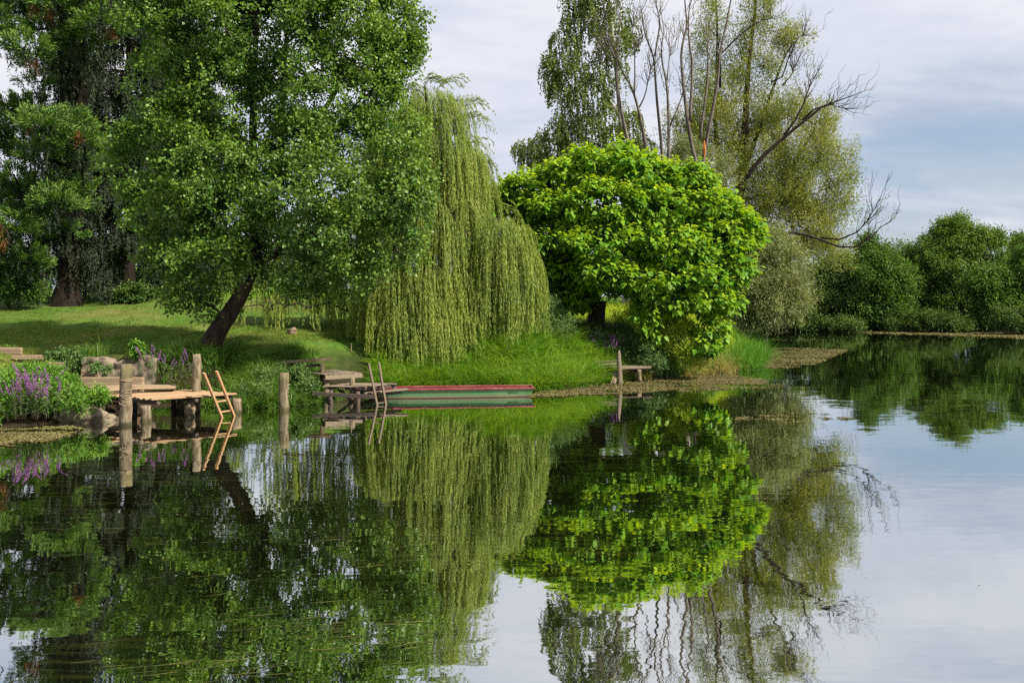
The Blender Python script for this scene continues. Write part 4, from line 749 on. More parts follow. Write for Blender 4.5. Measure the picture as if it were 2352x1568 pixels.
# ------------------------------------------------------------------ shrubs, flowers, reeds
def shrub(name, lab, px, base_y, Y, lob, n, k, leaf, L, Wd, seed, cat='bush', **sp):
    return simple_tree(name, lab, cat, Y, px, lob, n, k, leaf, L, Wd, seed, None, 'twig', .03, 24, .45, .7, **sp)
shrub('leafy_bush', 'bright green leafy bush left of the new timber deck', 165, 935, 22.6, [(125, 882, 32, 20, 23), (158, 900, 34, 28, 22.8), (190, 922, 33, 16, 22.3), (140, 915, 44, 26, 22.4), (207, 926, 24, 14, 22.2), (95, 868, 28, 12, 23.6)], 1000, 14, 'brightshrub', .10, .032, 121, Lt=.28, spread=.06, up=.6, flat=.5)
shrub('leafy_bush', 'yellow-green grassy bush along the left edge above the purple flowers', 20, 940, 22.4, [(10, 876, 40, 18, 23), (50, 878, 40, 16, 23), (20, 905, 40, 30, 22.3), (-30, 900, 40, 36, 22), (50, 862, 40, 8, 24)], 700, 12, 'brightshrub', .12, .03, 122, Lt=.3, spread=.07, up=.7, flat=.3)
shrub('ivy_patch', 'low dark creeping plants on the timber steps', 170, 850, 25.6, [(140, 822, 26, 5, 26.6, .3), (182, 832, 26, 6, 26.0, .3), (232, 846, 20, 6, 25.6, .3), (170, 812, 36, 4, 26.9, .3)], 320, 10, 'weed', .08, .05, 123, cr=.08, Lt=.1, spread=.05, up=.5)
shrub('sapling', 'tiny yellow-green sapling sprouting on top of the stone wall', 312, 815, 26.3, [(305, 806, 12, 10, 26.1, .2), (322, 808, 12, 9, 26.1, .2), (312, 800, 9, 7, 26.1, .2)], 60, 9, 'brightshrub', .09, .06, 124, Lt=.12, spread=.04)
shrub('dark_bush', 'round dark bush under the drooping spruce on the lawn', 312, 695, 44, [(305, 678, 34, 18), (330, 680, 24, 16), (285, 685, 26, 10)], 420, 12, 'darkshrub', .13, .09, 125, Lt=.3, spread=.1)
shrub('leafy_bush', 'mid green leafy bush at the left edge below the massive conifer', 35, 690, 41, [(10, 650, 40, 34), (55, 645, 34, 34), (30, 620, 44, 26), (-40, 640, 40, 44), (75, 665, 20, 16)], 800, 12, 'alder', .13, .10, 126, Lt=.4, spread=.12)
shrub('weedy_bush', 'dark grey-green weeds beside the middle mooring post', 620, 930, 25.2, [(610, 900, 36, 28, 25.6), (575, 905, 36, 26, 25.8), (650, 880, 30, 22, 26.6), (625, 865, 40, 16, 27)], 700, 12, 'weed', .12, .02, 127, Lt=.35, spread=.06, up=.9, flat=.2, along=.8)
shrub('weedy_bush', 'leafy weeds hanging over the bank under the old stepped dock', 690, 920, 26.0, [(690, 880, 26, 30, 26.2), (712, 905, 18, 20, 26), (672, 900, 22, 30, 25.8), (700, 860, 22, 12, 26.4)], 420, 11, 'weed', .08, .045, 128, Lt=.2, spread=.05)
shrub('willowherb_bush', 'tall feathery green bush between the weeping willow and the lime green tree', 1260, 800, 33.5, [(1260, 720, 34, 26), (1240, 750, 36, 34), (1280, 760, 34, 36), (1250, 790, 50, 22), (1230, 700, 22, 16)], 1000, 14, 'weed', .13, .026, 130, Lt=.4, spread=.07, up=1.0, flat=.2, along=.8)
shrub('leafy_bush', 'yellow-green bush right of the thick dark trunk', 1530, 830, 34, [(1480, 735, 36, 24, 36), (1530, 745, 40, 34, 35.4), (1560, 790, 36, 36, 34), (1510, 780, 40, 36, 34.6), (1590, 815, 26, 26, 33.6), (1440, 725, 34, 20, 37)], 1300, 13, 'yellowshrub', .14, .03, 131, Lt=.4, spread=.08, up=.8, flat=.3, along=.7)
shrub('weedy_bush', 'shadowy weeds behind the small weathered platform', 1450, 835, 34, [(1440, 810, 36, 22, 34), (1480, 815, 34, 26, 33.6), (1500, 840, 34, 18, 33.3), (1370, 800, 40, 22, 34.4)], 700, 12, 'weed', .12, .03, 132, Lt=.35, spread=.07, up=.9, flat=.2, along=.7)
shrub('dead_brush', 'brown dry brush on the bank beside the hanging willow strands', 1150, 800, 32.5, [(1150, 790, 32, 14), (1125, 785, 16, 12), (1165, 798, 24, 10)], 260, 10, 'deadbrush', .14, .02, 133, Lt=.3, spread=.06, up=.7, along=.8)

def loosestrife(lab, spots, seed, hmin, hmax, dens=14, parts=True):
    """spots: (px, base y, Y) of stems bases"""
    rng = np.random.default_rng(seed); b = P(*spots[0]); root = thing('loosestrife_plant', b, lab, 'flower', 'purple loosestrife on the bank'); st, lf, fl = MB(), Leaves(), Leaves()
    for px, py, Y in spots:
        for _ in range(dens):
            a = P(px, py, Y)+rng.normal(size=3)*np.array([.12, .12, 0]); h = rng.uniform(hmin, hmax); d = unit(UP+rng.normal(size=3)*np.array([.22, .2, 0])); bend = rng.normal(size=3)*.12*np.array([1, 1, 0])
            f = lambda t: a+d*h*np.asarray(t)[..., None]+bend*(np.asarray(t)[..., None]**2)
            st.tube(f(np.linspace(0, 1, 4)), [.006, .005, .004, .003], 3, cap=False)
            n = int(h*42); t = rng.uniform(.08, .66, n); lf.add(f(t), unit(rnd(rng, n)*np.array([1, 1, .5])+UP*.4), rnd(rng, n)*.6+UP, rng.uniform(.06, .12, n), .022, rng.random(n), rng.random(n)*.3)
            n = int(h*48); t = rng.uniform(.68, 1.0, n); fl.add(f(t)+rng.normal(size=(n, 3))*.008, rnd(rng, n), rnd(rng, n), .026, .024, rng.random(n), rng.random(n))
    st.build('stem', M['twig'], root); lf.build('foliage', M['weed'], root); fl.build('blossoms', M['purple'], root)
loosestrife('clump of vivid purple loosestrife at the left water edge', [(55, 960, 21.6), (90, 955, 21.7), (75, 930, 22), (110, 960, 21.7), (40, 950, 21.5), (95, 925, 22.2)], 141, .55, 1.15, 11)
loosestrife('sparse pink loosestrife in front of the stone wall behind the new deck', [(360, 872, 25.3), (400, 876, 25.3), (425, 876, 25.2), (340, 855, 25.8)], 142, .5, 1.0, 4)
loosestrife('faded loosestrife in the shade below the thick dark trunk', [(1370, 830, 34), (1395, 830, 33.7), (1415, 825, 34), (1350, 825, 34.3)], 143, .5, 1.1, 12)

def blade_patch(name, mat, pts, n_per, Lr, Wr, seed, kind='stuff', label=None, cat=None, lean=.35, tip=.3, parent=None):
    rng = np.random.default_rng(seed); pts = np.asarray(pts); N = len(pts)*n_per; root = np.repeat(pts, n_per, 0)+rng.normal(size=(N, 3))*np.array([.07, .07, 0])
    tl = np.repeat(rng.normal(size=(len(pts), 3))*.22, n_per, 0)
    up = unit(UP+rng.normal(size=(N, 3))*lean*.6+tl*[1, 1, 0]); bend = rng.normal(size=(N, 3))*np.array([1, 1, .1])*.6+tl*1.2-UP*.25
    L = rng.uniform(*Lr, N)*np.repeat(rng.uniform(.7, 1.15, len(pts)), n_per); lv = Leaves(); tint = np.clip(.5*np.repeat(rng.random(len(pts)), n_per)+.5*rng.random(N), 0, 1)
    lv.blades(root, up, bend, L, rng.uniform(*Wr, N), tint, np.where(rng.random(N) < tip, rng.random(N), 0))
    o = lv.build(name, M[mat], parent)
    if parent is None: tag(o, label, cat, kind=kind)
    return o
def scatter(rng, n, xr, yr, px=None, dist=None, test=None):
    P0 = []
    while sum(len(q) for q in P0) < n:
        x = rng.uniform(*xr, 4*n); y = rng.uniform(*yr, 4*n); k = np.ones(len(x), bool)
        if px is not None: u = CX+F*x/y; k &= (u > px[0]) & (u < px[1])
        x, y = x[k], y[k]
        if len(x) == 0: continue
        d = shore_dist(x, y); k = (d > dist[0]) & (d < dist[1]); x, y = x[k], y[k]
        if test is not None: k = test(x, y); x, y = x[k], y[k]
        P0.append(np.stack([x, y, gz(x, y)-.02], 1))
    return np.concatenate(P0)[:n]
def grasses():
    rng = np.random.default_rng(151)
    far_ok = lambda x, y: ~((x > -12.6) & (x < -8.6) & (y < 26.3) & (y > 21))
    # tall bright grass behind the boat
    pts = np.concatenate([scatter(rng, 3000, (-5, 6), (25, 34), (865, 1400), (-.05, 2.6)), scatter(rng, 1200, (-5, 6), (25, 34), (865, 1400), (-.1, .7))])
    blade_patch('bank_grass', 'grass', pts, 17, (.5, 1.08), (.012, .022), 152, label='lush tall grass on the bank behind the boat', cat='grass', lean=.5)
    pts = np.concatenate([scatter(rng, 900, (-8.5, -5), (24, 30), (530, 730), (-.05, 2.2)), scatter(rng, 700, (-26, -10.5), (19, 28), (-60, 240), (.0, 3.5), far_ok), scatter(rng, 1000, (3, 12), (30, 40), (1290, 1720), (-.05, 3.5)), scatter(rng, 500, (-11, -6), (25, 30), (330, 560), (.3, 3), far_ok)])
    blade_patch('shore_grass', 'darkgrass', pts, 15, (.3, .75), (.010, .020), 153, label='mid green shore grass along the bank', cat='grass', lean=.45)
    pts = np.concatenate([scatter(rng, 420, (-10.6, -7.4), (24.7, 26.3), None, (.2, 4)), scatter(rng, 260, (-6.6, -4.6), (26.3, 28.6), None, (-.05, 1.2)), scatter(rng, 200, (-9, -6.5), (24.2, 25.4), None, (-.05, 1))])
    blade_patch('bank_weeds', 'darkgrass', pts, 13, (.18, .45), (.010, .02), 161, label='short dark green weeds on the bank behind and under the docks', cat='grass', lean=.5)
    pts = np.concatenate([scatter(rng, 330, (7, 12), (33, 40), (1575, 1720), (-.15, .7)), scatter(rng, 70, (1, 4), (27, 34), (1290, 1345), (-.05, .5)), scatter(rng, 50, (3.5, 6), (30, 34), (1425, 1500), (-.05, .4))])
    blade_patch('dry_grass', 'drygrass', pts, 14, (.3, .75), (.010, .018), 154, label='straw yellow dry grass at the water edge', cat='grass', lean=.5)
    # lawn
    u = lambda a, b, c, d, n: scatter(rng, n, (a, b), (c, d), None, (2.6, 99), lambda x, y: (np.abs(x/y) < .68))
    pts = np.concatenate([u(-20, -1, 26, 34, 11000), u(-26, 2, 34, 46, 9000), u(-1, 12, 30, 46, 3000)])
    blade_patch('lawn_grass', 'lawngrass', pts, 6, (.06, .17), (.009, .016), 155, label='short mown lawn grass under the trees', cat='grass', lean=.7)
    pts = np.concatenate([u(-20, -1, 26, 36, 650), u(-20, -4, 27, 30, 200)]); blade_patch('lawn_weeds', 'darkgrass', pts, 9, (.07, .20), (.022, .045), 162, label='broad-leaved weeds and tufts scattered over the lawn', cat='grass', lean=.9)
    # meadow strip behind the weeping willow
    pts = scatter(rng, 2200, (-24, 8), (48, 72), None, (3, 99), lambda x, y: np.abs(x/y) < .62)
    blade_patch('meadow_grass', 'grass', pts, 12, (.3, .8), (.02, .04), 156, label='sunny meadow grass beyond the lawn', cat='grass')
    # reeds at the point
    b = P(1715, 828, 40); root = thing('reed_clump', (b[0], b[1], 0), 'upright bright green reed clump on the point where the bank ends', 'reeds')
    pts = scatter(rng, 330, (9, 14), (37, 47), (1685, 1758), (-.7, 1.2)); blade_patch('blades', 'reed', pts, 11, (.9, 1.65), (.016, .026), 157, lean=.2, tip=.15, parent=root)
    pts = scatter(rng, 900, (-5, 7), (33, 37), (820, 1430), (2.2, 6)); blade_patch('weed_grass', 'darkgrass', pts, 13, (.35, .9), (.012, .022), 158, label='rank green weeds on the upper bank under the willow', cat='grass')
grasses()
def behind_catalpa():
    rng = np.random.default_rng(159); pts = scatter(rng, 1100, (0, 13), (39, 47), (1330, 1720), (.3, 30)); blade_patch('rank_grass', 'yellowgrass', pts, 13, (.4, 1.0), (.014, .026), 160, label='sunny yellow-green rank grass behind the thick dark trunk', cat='grass')
behind_catalpa()
# far hedge beyond the lawn
for i, px in enumerate(range(-60, 900, 105)):
    r_ = random.Random(i); Y = 84+r_.uniform(-5, 5); h = r_.uniform(26, 62); q = 660
    simple_tree('hedge_bush', ('sunlit yellow-green bush far beyond the lawn behind the dark trunks', 'mid green bush far beyond the lawn behind the dark trunks')[i % 2], 'bush', Y, px, [(px-30, q-h*.5, 44, h*.55), (px+30, q-h*.45, 44, h*.5), (px, q-h*.8, 34, h*.35)], 420, 11, ('brightshrub', 'alder')[i % 2], .24, .17, 170+i, 'bushes far beyond the lawn', limbs=14, r=.08, Lt=.6, spread=.25)

for i, (px, top, hw, Y, leaf) in enumerate(((1270, 560, 70, 62, 'alder'), (1370, 530, 70, 64, 'weed'), (1470, 540, 75, 61, 'alder'), (1570, 550, 75, 63, 'weed'), (1660, 570, 60, 58, 'alder'))):
    simple_tree('thicket_bush', 'leafy bush in the thicket behind the thick dark trunk of the lime green tree', 'bush', Y, px, [(px-hw*.4, top+40, hw*.6, 44), (px+hw*.4, top+50, hw*.6, 44), (px, top+90, hw, 50), (px+8, top+20, hw*.4, 26)], 900, 13, leaf, .2, .14, 190+i, 'bushes behind the lime green tree', limbs=24, r=.1, Lt=.7, spread=.2, cr=.6)

# ------------------------------------------------------------------ floating weed
def mats():
    rng = np.random.default_rng(181); lv = Leaves()
    def patch(px0, px1, top, bot, n, dens=.0, size=.06, fade=None):
        """a weed mat between two picture curves laid on the water"""
        n = int(n*2.6); m = n*3; u = rng.random(m); px = px0+(px1-px0)*u; a = np.interp(px, *zip(*top)); b = np.interp(px, *zip(*bot)); y = a+(b-a)*rng.random(m)
        Y = CAMH*F/(y-HY); p = np.stack([(px-CX)*Y/F, Y], 1); s = sinnoise(p*np.array([.5, 1.]), .9, 5)+.5*sinnoise(p, .35, 6)
        e = np.minimum((y-a), (b-y))/np.maximum(b-a, 1); s = s+.8*sinnoise(p, 2.6, 7); keep = (s+2.6*np.minimum(e, .5)+dens-.35 > .1) & (shore_dist(p[:, 0], p[:, 1]) < .15); p = p[keep][:n]; k = len(p)
        c = np.concatenate([p, rng.uniform(.004, .022, (k, 1))], 1); sz = size*.55*rng.uniform(.5, 1.5, k)
        lv.add(c, unit(np.stack([rng.normal(size=k), rng.normal(size=k), rng.normal(size=k)*.12], 1)), UP+rng.normal(size=(k, 3))*.25, sz*1.5, sz, rng.random(k), np.where(rng.random(k) < .3, rng.random(k), 0))
    patch(1216, 1760, [(1216, 905), (1300, 890), (1400, 878), (1500, 866), (1650, 856), (1760, 872)], [(1216, 914), (1300, 911), (1450, 903), (1600, 892), (1760, 882)], 9000, .5)
    patch(1720, 1945, [(1720, 838), (1760, 800), (1850, 797), (1945, 803)], [(1720, 846), (1800, 846), (1870, 838), (1945, 806)], 7000, .3, .07)
    patch(-40, 190, [(-40, 985), (60, 985), (150, 975), (190, 985)], [(-40, 1040), (80, 1022), (150, 1002), (190, 988)], 7000, .5, .05)
    patch(1705, 2420, [(1705, 753), (1800, 754), (2000, 757), (2200, 762), (2420, 768)], [(1705, 759), (1800, 760), (2000, 765), (2200, 771), (2420, 779)], 16000, 1.5, .15)
    patch(1690, 1960, [(1690, 950), (1800, 943), (1960, 955)], [(1690, 970), (1800, 972), (1960, 966)], 1100, -.9, .05)
    patch(1770, 1920, [(1770, 777), (1920, 779)], [(1770, 783), (1920, 782)], 160, -1.0, .06)
    patch(1560, 1800, [(1560, 890), (1800, 880)], [(1560, 900), (1800, 890)], 500, -.5, .06)
    tag(lv.build('floating_weed_mat', M['mat']), 'tan and yellow-green mats of floating water weed', 'water weed', kind='stuff')
    # long strands of weed combed by the current, just breaking the surface
    lv = Leaves(); V = []
    for cxp, cyp, w, h, n in ((600, 1150, 180, 20, 26), (330, 1230, 260, 40, 40), (700, 1240, 200, 50, 46), (900, 1290, 220, 40, 30), (500, 1330, 300, 40, 40), (820, 1420, 260, 40, 60), (620, 1470, 280, 50, 70), (900, 1480, 260, 30, 40), (480, 1540, 300, 30, 50), (160, 1140, 160, 40, 24), (760, 1130, 120, 20, 20), (1010, 1180, 60, 30, 8)):
        for _ in range(int(n*.4)):
            px, py = rng.normal(cxp, w*.6), rng.normal(cyp, h*.6)
            if py < 1020 or px > 980: continue
            q = Wp(px, py, .003); d = unit(np.array([1, .30+rng.normal()*.10, 0])); L = rng.uniform(.10, .42); s = np.array([-d[1], d[0], 0]); wd = rng.uniform(.003, .007)
            m = 5; t = np.linspace(0, 1, m); c = q+np.outer(t*L, d)+np.outer(.008*np.sin(t*4+rng.random()*6), s); ww = wd*np.sin(np.pi*(t*.8+.1)); V.append((c-s*ww[:, None], c+s*ww[:, None]))
    A = np.stack([np.stack([a, b], 1) for a, b in V]).reshape(-1, 3); nb = len(V); Fq = np.array([[2*k, 2*k+2, 2*k+3, 2*k+1] for k in range(4)]); Fq = (Fq[None]+(np.arange(nb)*10)[:, None, None]).reshape(-1, 4)
    rt = np.repeat(rng.random(nb), 4); tag(np_mesh('weed_strands', A, Fq, M['subweed'], tint=rt, tip=np.where(rt > .9, .8, 0)), 'thin olive strands of water weed trailing at the surface', 'water weed', kind='stuff')
    lv = Leaves(); n = 330; px = rng.uniform(0, 2400, n); py = 800+560*rng.random(n)**2.4; Yv = CAMH*F/(py-HY); p = np.stack([(px-CX)*Yv/F, Yv, np.full(n, .005)], 1); p = p[shore_dist(p[:, 0], p[:, 1]) < -.4]; n = len(p)
    lv.add(p, np.stack([rng.normal(size=n), rng.normal(size=n)*.4, 0*p[:, 0]], 1), np.repeat(UP[None], n, 0), rng.uniform(.012, .04, n), .012, rng.random(n), rng.random(n))
    tag(lv.build('floating_flecks', M['fleck']), 'pale scattered leaf flecks floating on the river', 'debris', kind='stuff')
mats()

# ------------------------------------------------------------------ timber on the bank
def boards(mb, A, B, C, D, n, th, rng, gap=.012, over=.05):
    """n boards running A->B, laid side by side from edge AB to edge DC; top faces at the corner height"""
    A, B, C, D = (np.asarray(q, float) for q in (A, B, C, D))
    for i in range(n):
        f0, f1 = i/n, (i+1)/n; e0, e1 = rng.normal()*over, rng.normal()*over
        a, b = A+(D-A)*(f0+f1)/2, B+(C-B)*(f0+f1)/2; d = unit(b-a); w = np.linalg.norm(D-A)/n-gap; dz = rng.normal()*.004
        sid = unit(np.cross(d, UP)); skew = abs(np.dot(unit(D-A), sid)); mb.bar(a-d*e0+UP*(dz-th/2), b+d*e1+UP*(dz-th/2), w*skew, th, rng.random())
def log(mb, p, r, z0, z1, seed, sides=12, lean=(0, 0), knob=.05):
    rng = np.random.default_rng(seed); n = 9; t = np.linspace(0, 1, n); z = z0+(z1-z0)*t; rr = r*(1.06-.1*t)*(1+knob*rng.normal(size=n)); rr[-1] *= .93
    mb.tube(np.stack([p[0]+lean[0]*t+.012*rng.normal(size=n), p[1]+lean[1]*t, z], 1), rr, sides, rough=.035, seed=seed)
def timber():
    rng = np.random.default_rng(191); zt = .57
    A, B, D = Wp(355, 916, zt), Wp(550, 903, zt), Wp(231, 905, zt); C = B+D-A
    root = thing('timber_deck', (*A[:2], 0), 'low deck of new orange timber boards on short log posts over the water', 'deck')
    mb = MB(); boards(mb, A, B, C, D, 9, .04, rng, over=.03); mb.build('boards', M['newwood'], root)
    for p, z0 in (((335, 968), -.4), ((435, 957), -.4), ((544, 949), -.4), ((300, 948), -.4), ((414, 945), -.3)):
        q = Wp(*p); m = MB(); log(m, q, .135 if p[0] != 414 else .11, z0, zt-.16, int(p[0])); m.build('post', M['post'], root, smooth=True)
    for a, b in ((A+(D-A)*.02+(B-A)*.06, A+(D-A)*.98+(B-A)*.06), (A+(D-A)*.02+(B-A)*.5, A+(D-A)*.98+(B-A)*.5), (A+(D-A)*.05+(B-A)*.93, A+(D-A)*.97+(B-A)*.93)):
        m = MB(); m.tube([a-UP*.105, (a+b)/2-UP*.105, b-UP*.105], [.06, .058, .06], 8); m.build('beam', M['darkwood'], root)
    # older platform behind
    z2 = .70; q = lambda x, y: Wp(x, y, z2)
    root = thing('timber_platform', (*q(300, 888)[:2], .4), 'greyish older board platform on the bank behind the new deck', 'platform')
    mb = MB(); boards(mb, q(226, 897), q(306, 891), q(275, 882.5), q(193, 887.5), 4, .04, rng); boards(mb, q(307, 891), q(400, 888.5), q(398, 884), q(300, 882.5), 3, .045, rng, over=.02); mb.build('boards', M['stepwood'], root)
    for x, y in ((305, 892), (395, 888), (232, 896)):
        w = q(x, y)+np.array([0, .12, 0]); m = MB(); m.bar((w[0], w[1], -.2), (w[0], w[1], z2-.047), .10, .10, .3, ref=(0, 1, 0)); m.build('leg', M['darkwood'], root)
    # timber steps up the bank: each riser lifts away on its own
    G = 'timber steps up the bank'; U = [('lowest wide timber step of two stacked beams behind the board platform', 187, 330, 866, 24.9, .26), ('short timber step just above the wide stacked beams', 188, 224, 848.5, 25.5, .22), ('narrow timber step half covered by creeping plants', 108, 166, 832, 26.3, .18),
         ('long thin timber step edge beside the dry brown grass', 30, 106, 815.5, 27.0, .14), ('topmost timber step at the left edge of the lawn', -30, 50, 798, 27.6, .22)]
    for lab, x0, x1, y, Y, h in U:
        a, b = P(x0, y, Y), P(x1, y, Y); c = (a+b)/2; o = MB(); k = 2 if h > .2 else 1
        for j in range(k): o.bar(a-UP*(h/k*(j+.5)), b-UP*(h/k*(j+.5)), .14+.012*j, h/k-.004, rng.random(), ref=(0, 0, 1), bev=.012)
        t = a[None]; o.bar(a-UP*(h+.2)+np.array([.03, .05, 0]), b-UP*(h+.2)+np.array([-.03, .05, 0]), .10, .392, .2)
        ob = o.build('timber_step', M['stepwood']); tag(ob, lab, 'step', G)
    # mooring posts
    G = 'tall mooring posts'
    for lab, (x, y), top, r, ln, rope in (('thick weathered mooring post wound with twine in front of the new deck', (286, 977), 836, .142, (.04, 0), True), ('tall smooth mooring post rising behind the far side of the new deck', (452, 946), 813, .122, (0, 0), False), ('shorter rough mooring post standing alone between the two docks', (652, 943), 856, .138, (.01, 0), False)):
        q = Wp(x, y); z1 = P(x, top, q[1])[2]; root = thing('mooring_post', q, lab, 'post', G); m = MB(); log(m, q, r, -.6, z1, int(x)+3, 16, ln, .03); m.build('shaft', M['post'], root, smooth=True)
        if rope:
            for zr, turns, tilt in ((z1-.42, 4, .05), (z1-.80, 5, .13), (z1-1.0, 3, .10)):
                m = MB(); t = np.linspace(0, turns*6.283, turns*16); rr = r*.97+.008; m.tube(np.stack([q[0]+.04*(zr+.6)/(z1+.6)+np.cos(t)*rr*(1+.03*np.sin(t*.37)), q[1]+np.sin(t)*rr, zr+t/6.283*.014+tilt*np.cos(t+.6)*np.sin(t*.21+1)*.8], 1), .0075, 5); m.build('rope', M['rope'], root)
    # the two swimming ladders
    def ladder(lab, b0, t0, b1, t1, mat, rungs, w, th, tint):
        b0, t0, b1, t1 = (np.asarray(q, float) for q in (b0, t0, b1, t1)); root = thing('swim_ladder', (*b0[:2], 0), lab, 'ladder', 'wooden swimming ladders'); acr = unit(b1-b0); d = unit(t0-b0); ref = np.cross(acr, d)
        for b, t in ((b0, t0), (b1, t1)):
            m = MB(); m.bar(b-unit(t-b)*.5, t, th, w, tint, ref=ref, bev=.005); m.build('rail', mat, root)
        for f in rungs:
            m = MB(); m.bar(b0+(t0-b0)*f, b1+(t1-b1)*f, .05, .032, tint, ref=d, bev=.004); m.build('rung', mat, root)
    Yl = 22.75
    ladder('new orange wooden swimming ladder leaning on the low deck', P(508, 955, 23.0), P(468, 856, 22.5), P(536, 951, 23.25), P(497, 852, 22.75), M['ladderwood'], (.09, .33), .105, .05, .5)
    ladder('old brown swimming ladder standing in the water by the boat', P(866, 929, 25.65), P(847, 835, 25.95), P(886, 927, 25.75), P(870, 833, 26.05), M['oldwood'], (.03, .45), .10, .055, .35)
    # the stepped old dock
    zb, zm, zl = 1.06, .80, .50; root = thing('stepped_dock', (*Wp(790, 890, zl)[:2], 0), 'old grey dock going down the bank in two board levels behind the brown ladder', 'dock')
    q = lambda x, y, z: Wp(x, y, z)
    mb = MB(); a, b_, c, d = q(747, 860, zm), q(832, 855, zm), q(770, 848, zm), q(697, 853, zm); boards(mb, a, d, c, b_, 9, .035, rng, over=.03); mb.build('upper_boards', M['oldwood'], root)
    mb = MB(); mb.bar(a-UP*.10+(b_-a)*.0, b_-UP*.10, .04, .125, .9); mb.build('fascia_board', M['oldwood'], root)
    mb = MB(); a2, b2, c2, d2 = q(740, 886, zl), q(834, 888, zl), q(918, 880, zl), q(800, 879, zl); boards(mb, a2, d2, c2, b2, 2, .035, rng) if False else boards(mb, a2, b2, c2, d2, 5, .035, rng, over=.05); mb.build('lower_boards', M['oldwood'], root)
    for f in (.08, .5, .92):
        mb = MB(); mb.bar(a2+(b2-a2)*f-UP*.075, d2+(c2-d2)*f-UP*.075, .07, .075, .2); mb.build('joist', M['darkwood'], root)
    for (x, y), z1, r in (((749, 918), zm-.05, .10), ((809, 922), zm-.05, .085), ((822, 928), zl-.12, .07), ((760, 925), zl-.12, .07), ((905, 915), zl-.12, .06)):
        m = MB(); w = Wp(x, y); log(m, w, r, -.5, z1, int(x)); m.build('post', M['darkwood'] if r < .08 else M['post'], root, smooth=True)
    G = 'loose boards at the stepped dock'
    m = MB(); m.bar(P(718, 903.5, 25.7), P(862, 911.5, 25.5), .05, .11, .3); tag(m.build('plank', M['darkwood']), 'dark wet plank fixed low across the stepped dock posts', 'plank', G)
    m = MB(); m.bar(P(836, 903, 25.9), P(936, 893.5, 26.4), .24, .045, .7); m.bar(P(842, 907, 26.0), P(922, 900.5, 26.5), .06, .07, .2); tag(m.build('plank', M['oldwood']), 'pale plank sticking out beside the boat behind the brown ladder', 'plank', G)
    m = MB(); m.tube([P(775, 893, 26.6), P(790, 903, 26.6), P(806, 918, 26.5)], [.045, .045, .04], 8); tag(m.build('log', M['post'], smooth=True), 'slanting pale pole under the stepped dock', 'pole')
    # bench at the top
    Yb = 27.3; root = thing('board_bench', P(700, 850, Yb), 'old board bench on log legs set in the bank above the stepped dock', 'bench'); mb = MB()
    for j, dy in enumerate((-.16, .0, .16)): mb.bar(P(648, 832, Yb)+np.array([0, dy, 0]), P(754, 826, Yb)+np.array([0, dy+.3, 0]), .15, .07, rng.random())
    mb.build('seat', M['stepwood'], root)
    for x in (676, 740):
        w = P(x, 840, Yb+.05); m = MB(); log(m, w, .085, P(x, 853, Yb)[2]-.3, P(x, 832, Yb)[2]-.02, x); m.build('leg', M['post'], root, smooth=True)
    m = MB(); m.bar(P(676, 841, Yb), P(740, 838, Yb+.2), .04, .09, .3); m.build('stretcher', M['darkwood'], root)
    # small weathered platform on the right
    zp = .60; root = thing('weathered_platform', (*Wp(1440, 850, zp)[:2], 0), 'small weathered board platform with a pointed post standing over the weed mat', 'platform')
    mb = MB(); boards(mb, P(1421, 845.5, 32.2), P(1494, 843.5, 32.4), P(1494, 838.5, 33.0), P(1418, 838.5, 33.0), 3, .05, rng, over=.05); mb.build('boards', M['oldwood'], root)
    mb = MB(); boards(mb, P(1384, 846, 31.9), P(1421, 843, 32.0), P(1420, 823, 32.35), P(1362, 828, 32.3), 3, .045, rng, over=.04); mb.build('tilted_boards', M['oldwood'], root)
    m = MB(); m.bar(P(1425, 849.5, 32.5), P(1482, 849.5, 32.6), .09, .10, .3); m.build('beam', M['darkwood'], root)
    m = MB(); w = Wp(1468, 878); log(m, w, .085, -.4, zp-.12, 9); m.build('post', M['post'], root, smooth=True)
    m = MB(); w = Wp(1424, 881.5); z1 = P(1423, 803, w[1])[2]; t = np.array([0, .3, .55, .7, .82, .92, 1.]); m.tube(np.stack([w[0]+np.array([0, .0, -.02, -.03, -.04, -.035, -.02]), 0*t+w[1], -.5+(z1+.5)*t], 1), [.11, .105, .10, .095, .075, .06, .012], 10, rough=.07, seed=4); m.build('pointed_post', M['oldwood'], root, smooth=True)
    for a, b in (((1404, 884), (1416, 850)), ((1410, 880), (1421, 853))):
        m = MB(); m.bar(P(*a, 31.6), P(*b, 31.9), .10, .03, .6, ref=(0, 1, .2)); m.build('prop', M['oldwood'], root)
    m = MB(); m.bar(P(1380, 857, 32.0), P(1418, 855, 31.9), .08, .05, .4); m.build('rail', M['oldwood'], root)
    # stump, pegs, sticks
    q = gpt(671, 32.0); m = MB(); log(m, q, .17, q[2]-.15, q[2]+.24, 77, 14, (0, 0), .08); tag(m.build('log_stump', M['post'], smooth=True), 'short cut log stump standing on the lawn near the willow', 'stump')
    q = gpt(806, 30.5); m = MB(); log(m, q, .018, q[2]-.1, q[2]+.30, 78, 6); tag(m.build('peg', M['rope']), 'thin pale peg in the lawn beside the willow strands', 'peg')
    for px, Y, r, h, lab in ((254, 55, .07, .75, 'thin grey post on the sunny lawn between the dark trunks'), (98, 60, .22, 1.6, 'pale broken trunk post behind the massive conifer')):
        q = gpt(px, Y); m = MB(); log(m, q, r, q[2]-.2, q[2]+h, px, 10); tag(m.build('lawn_post', M['barkgrey'], smooth=True), lab, 'post')
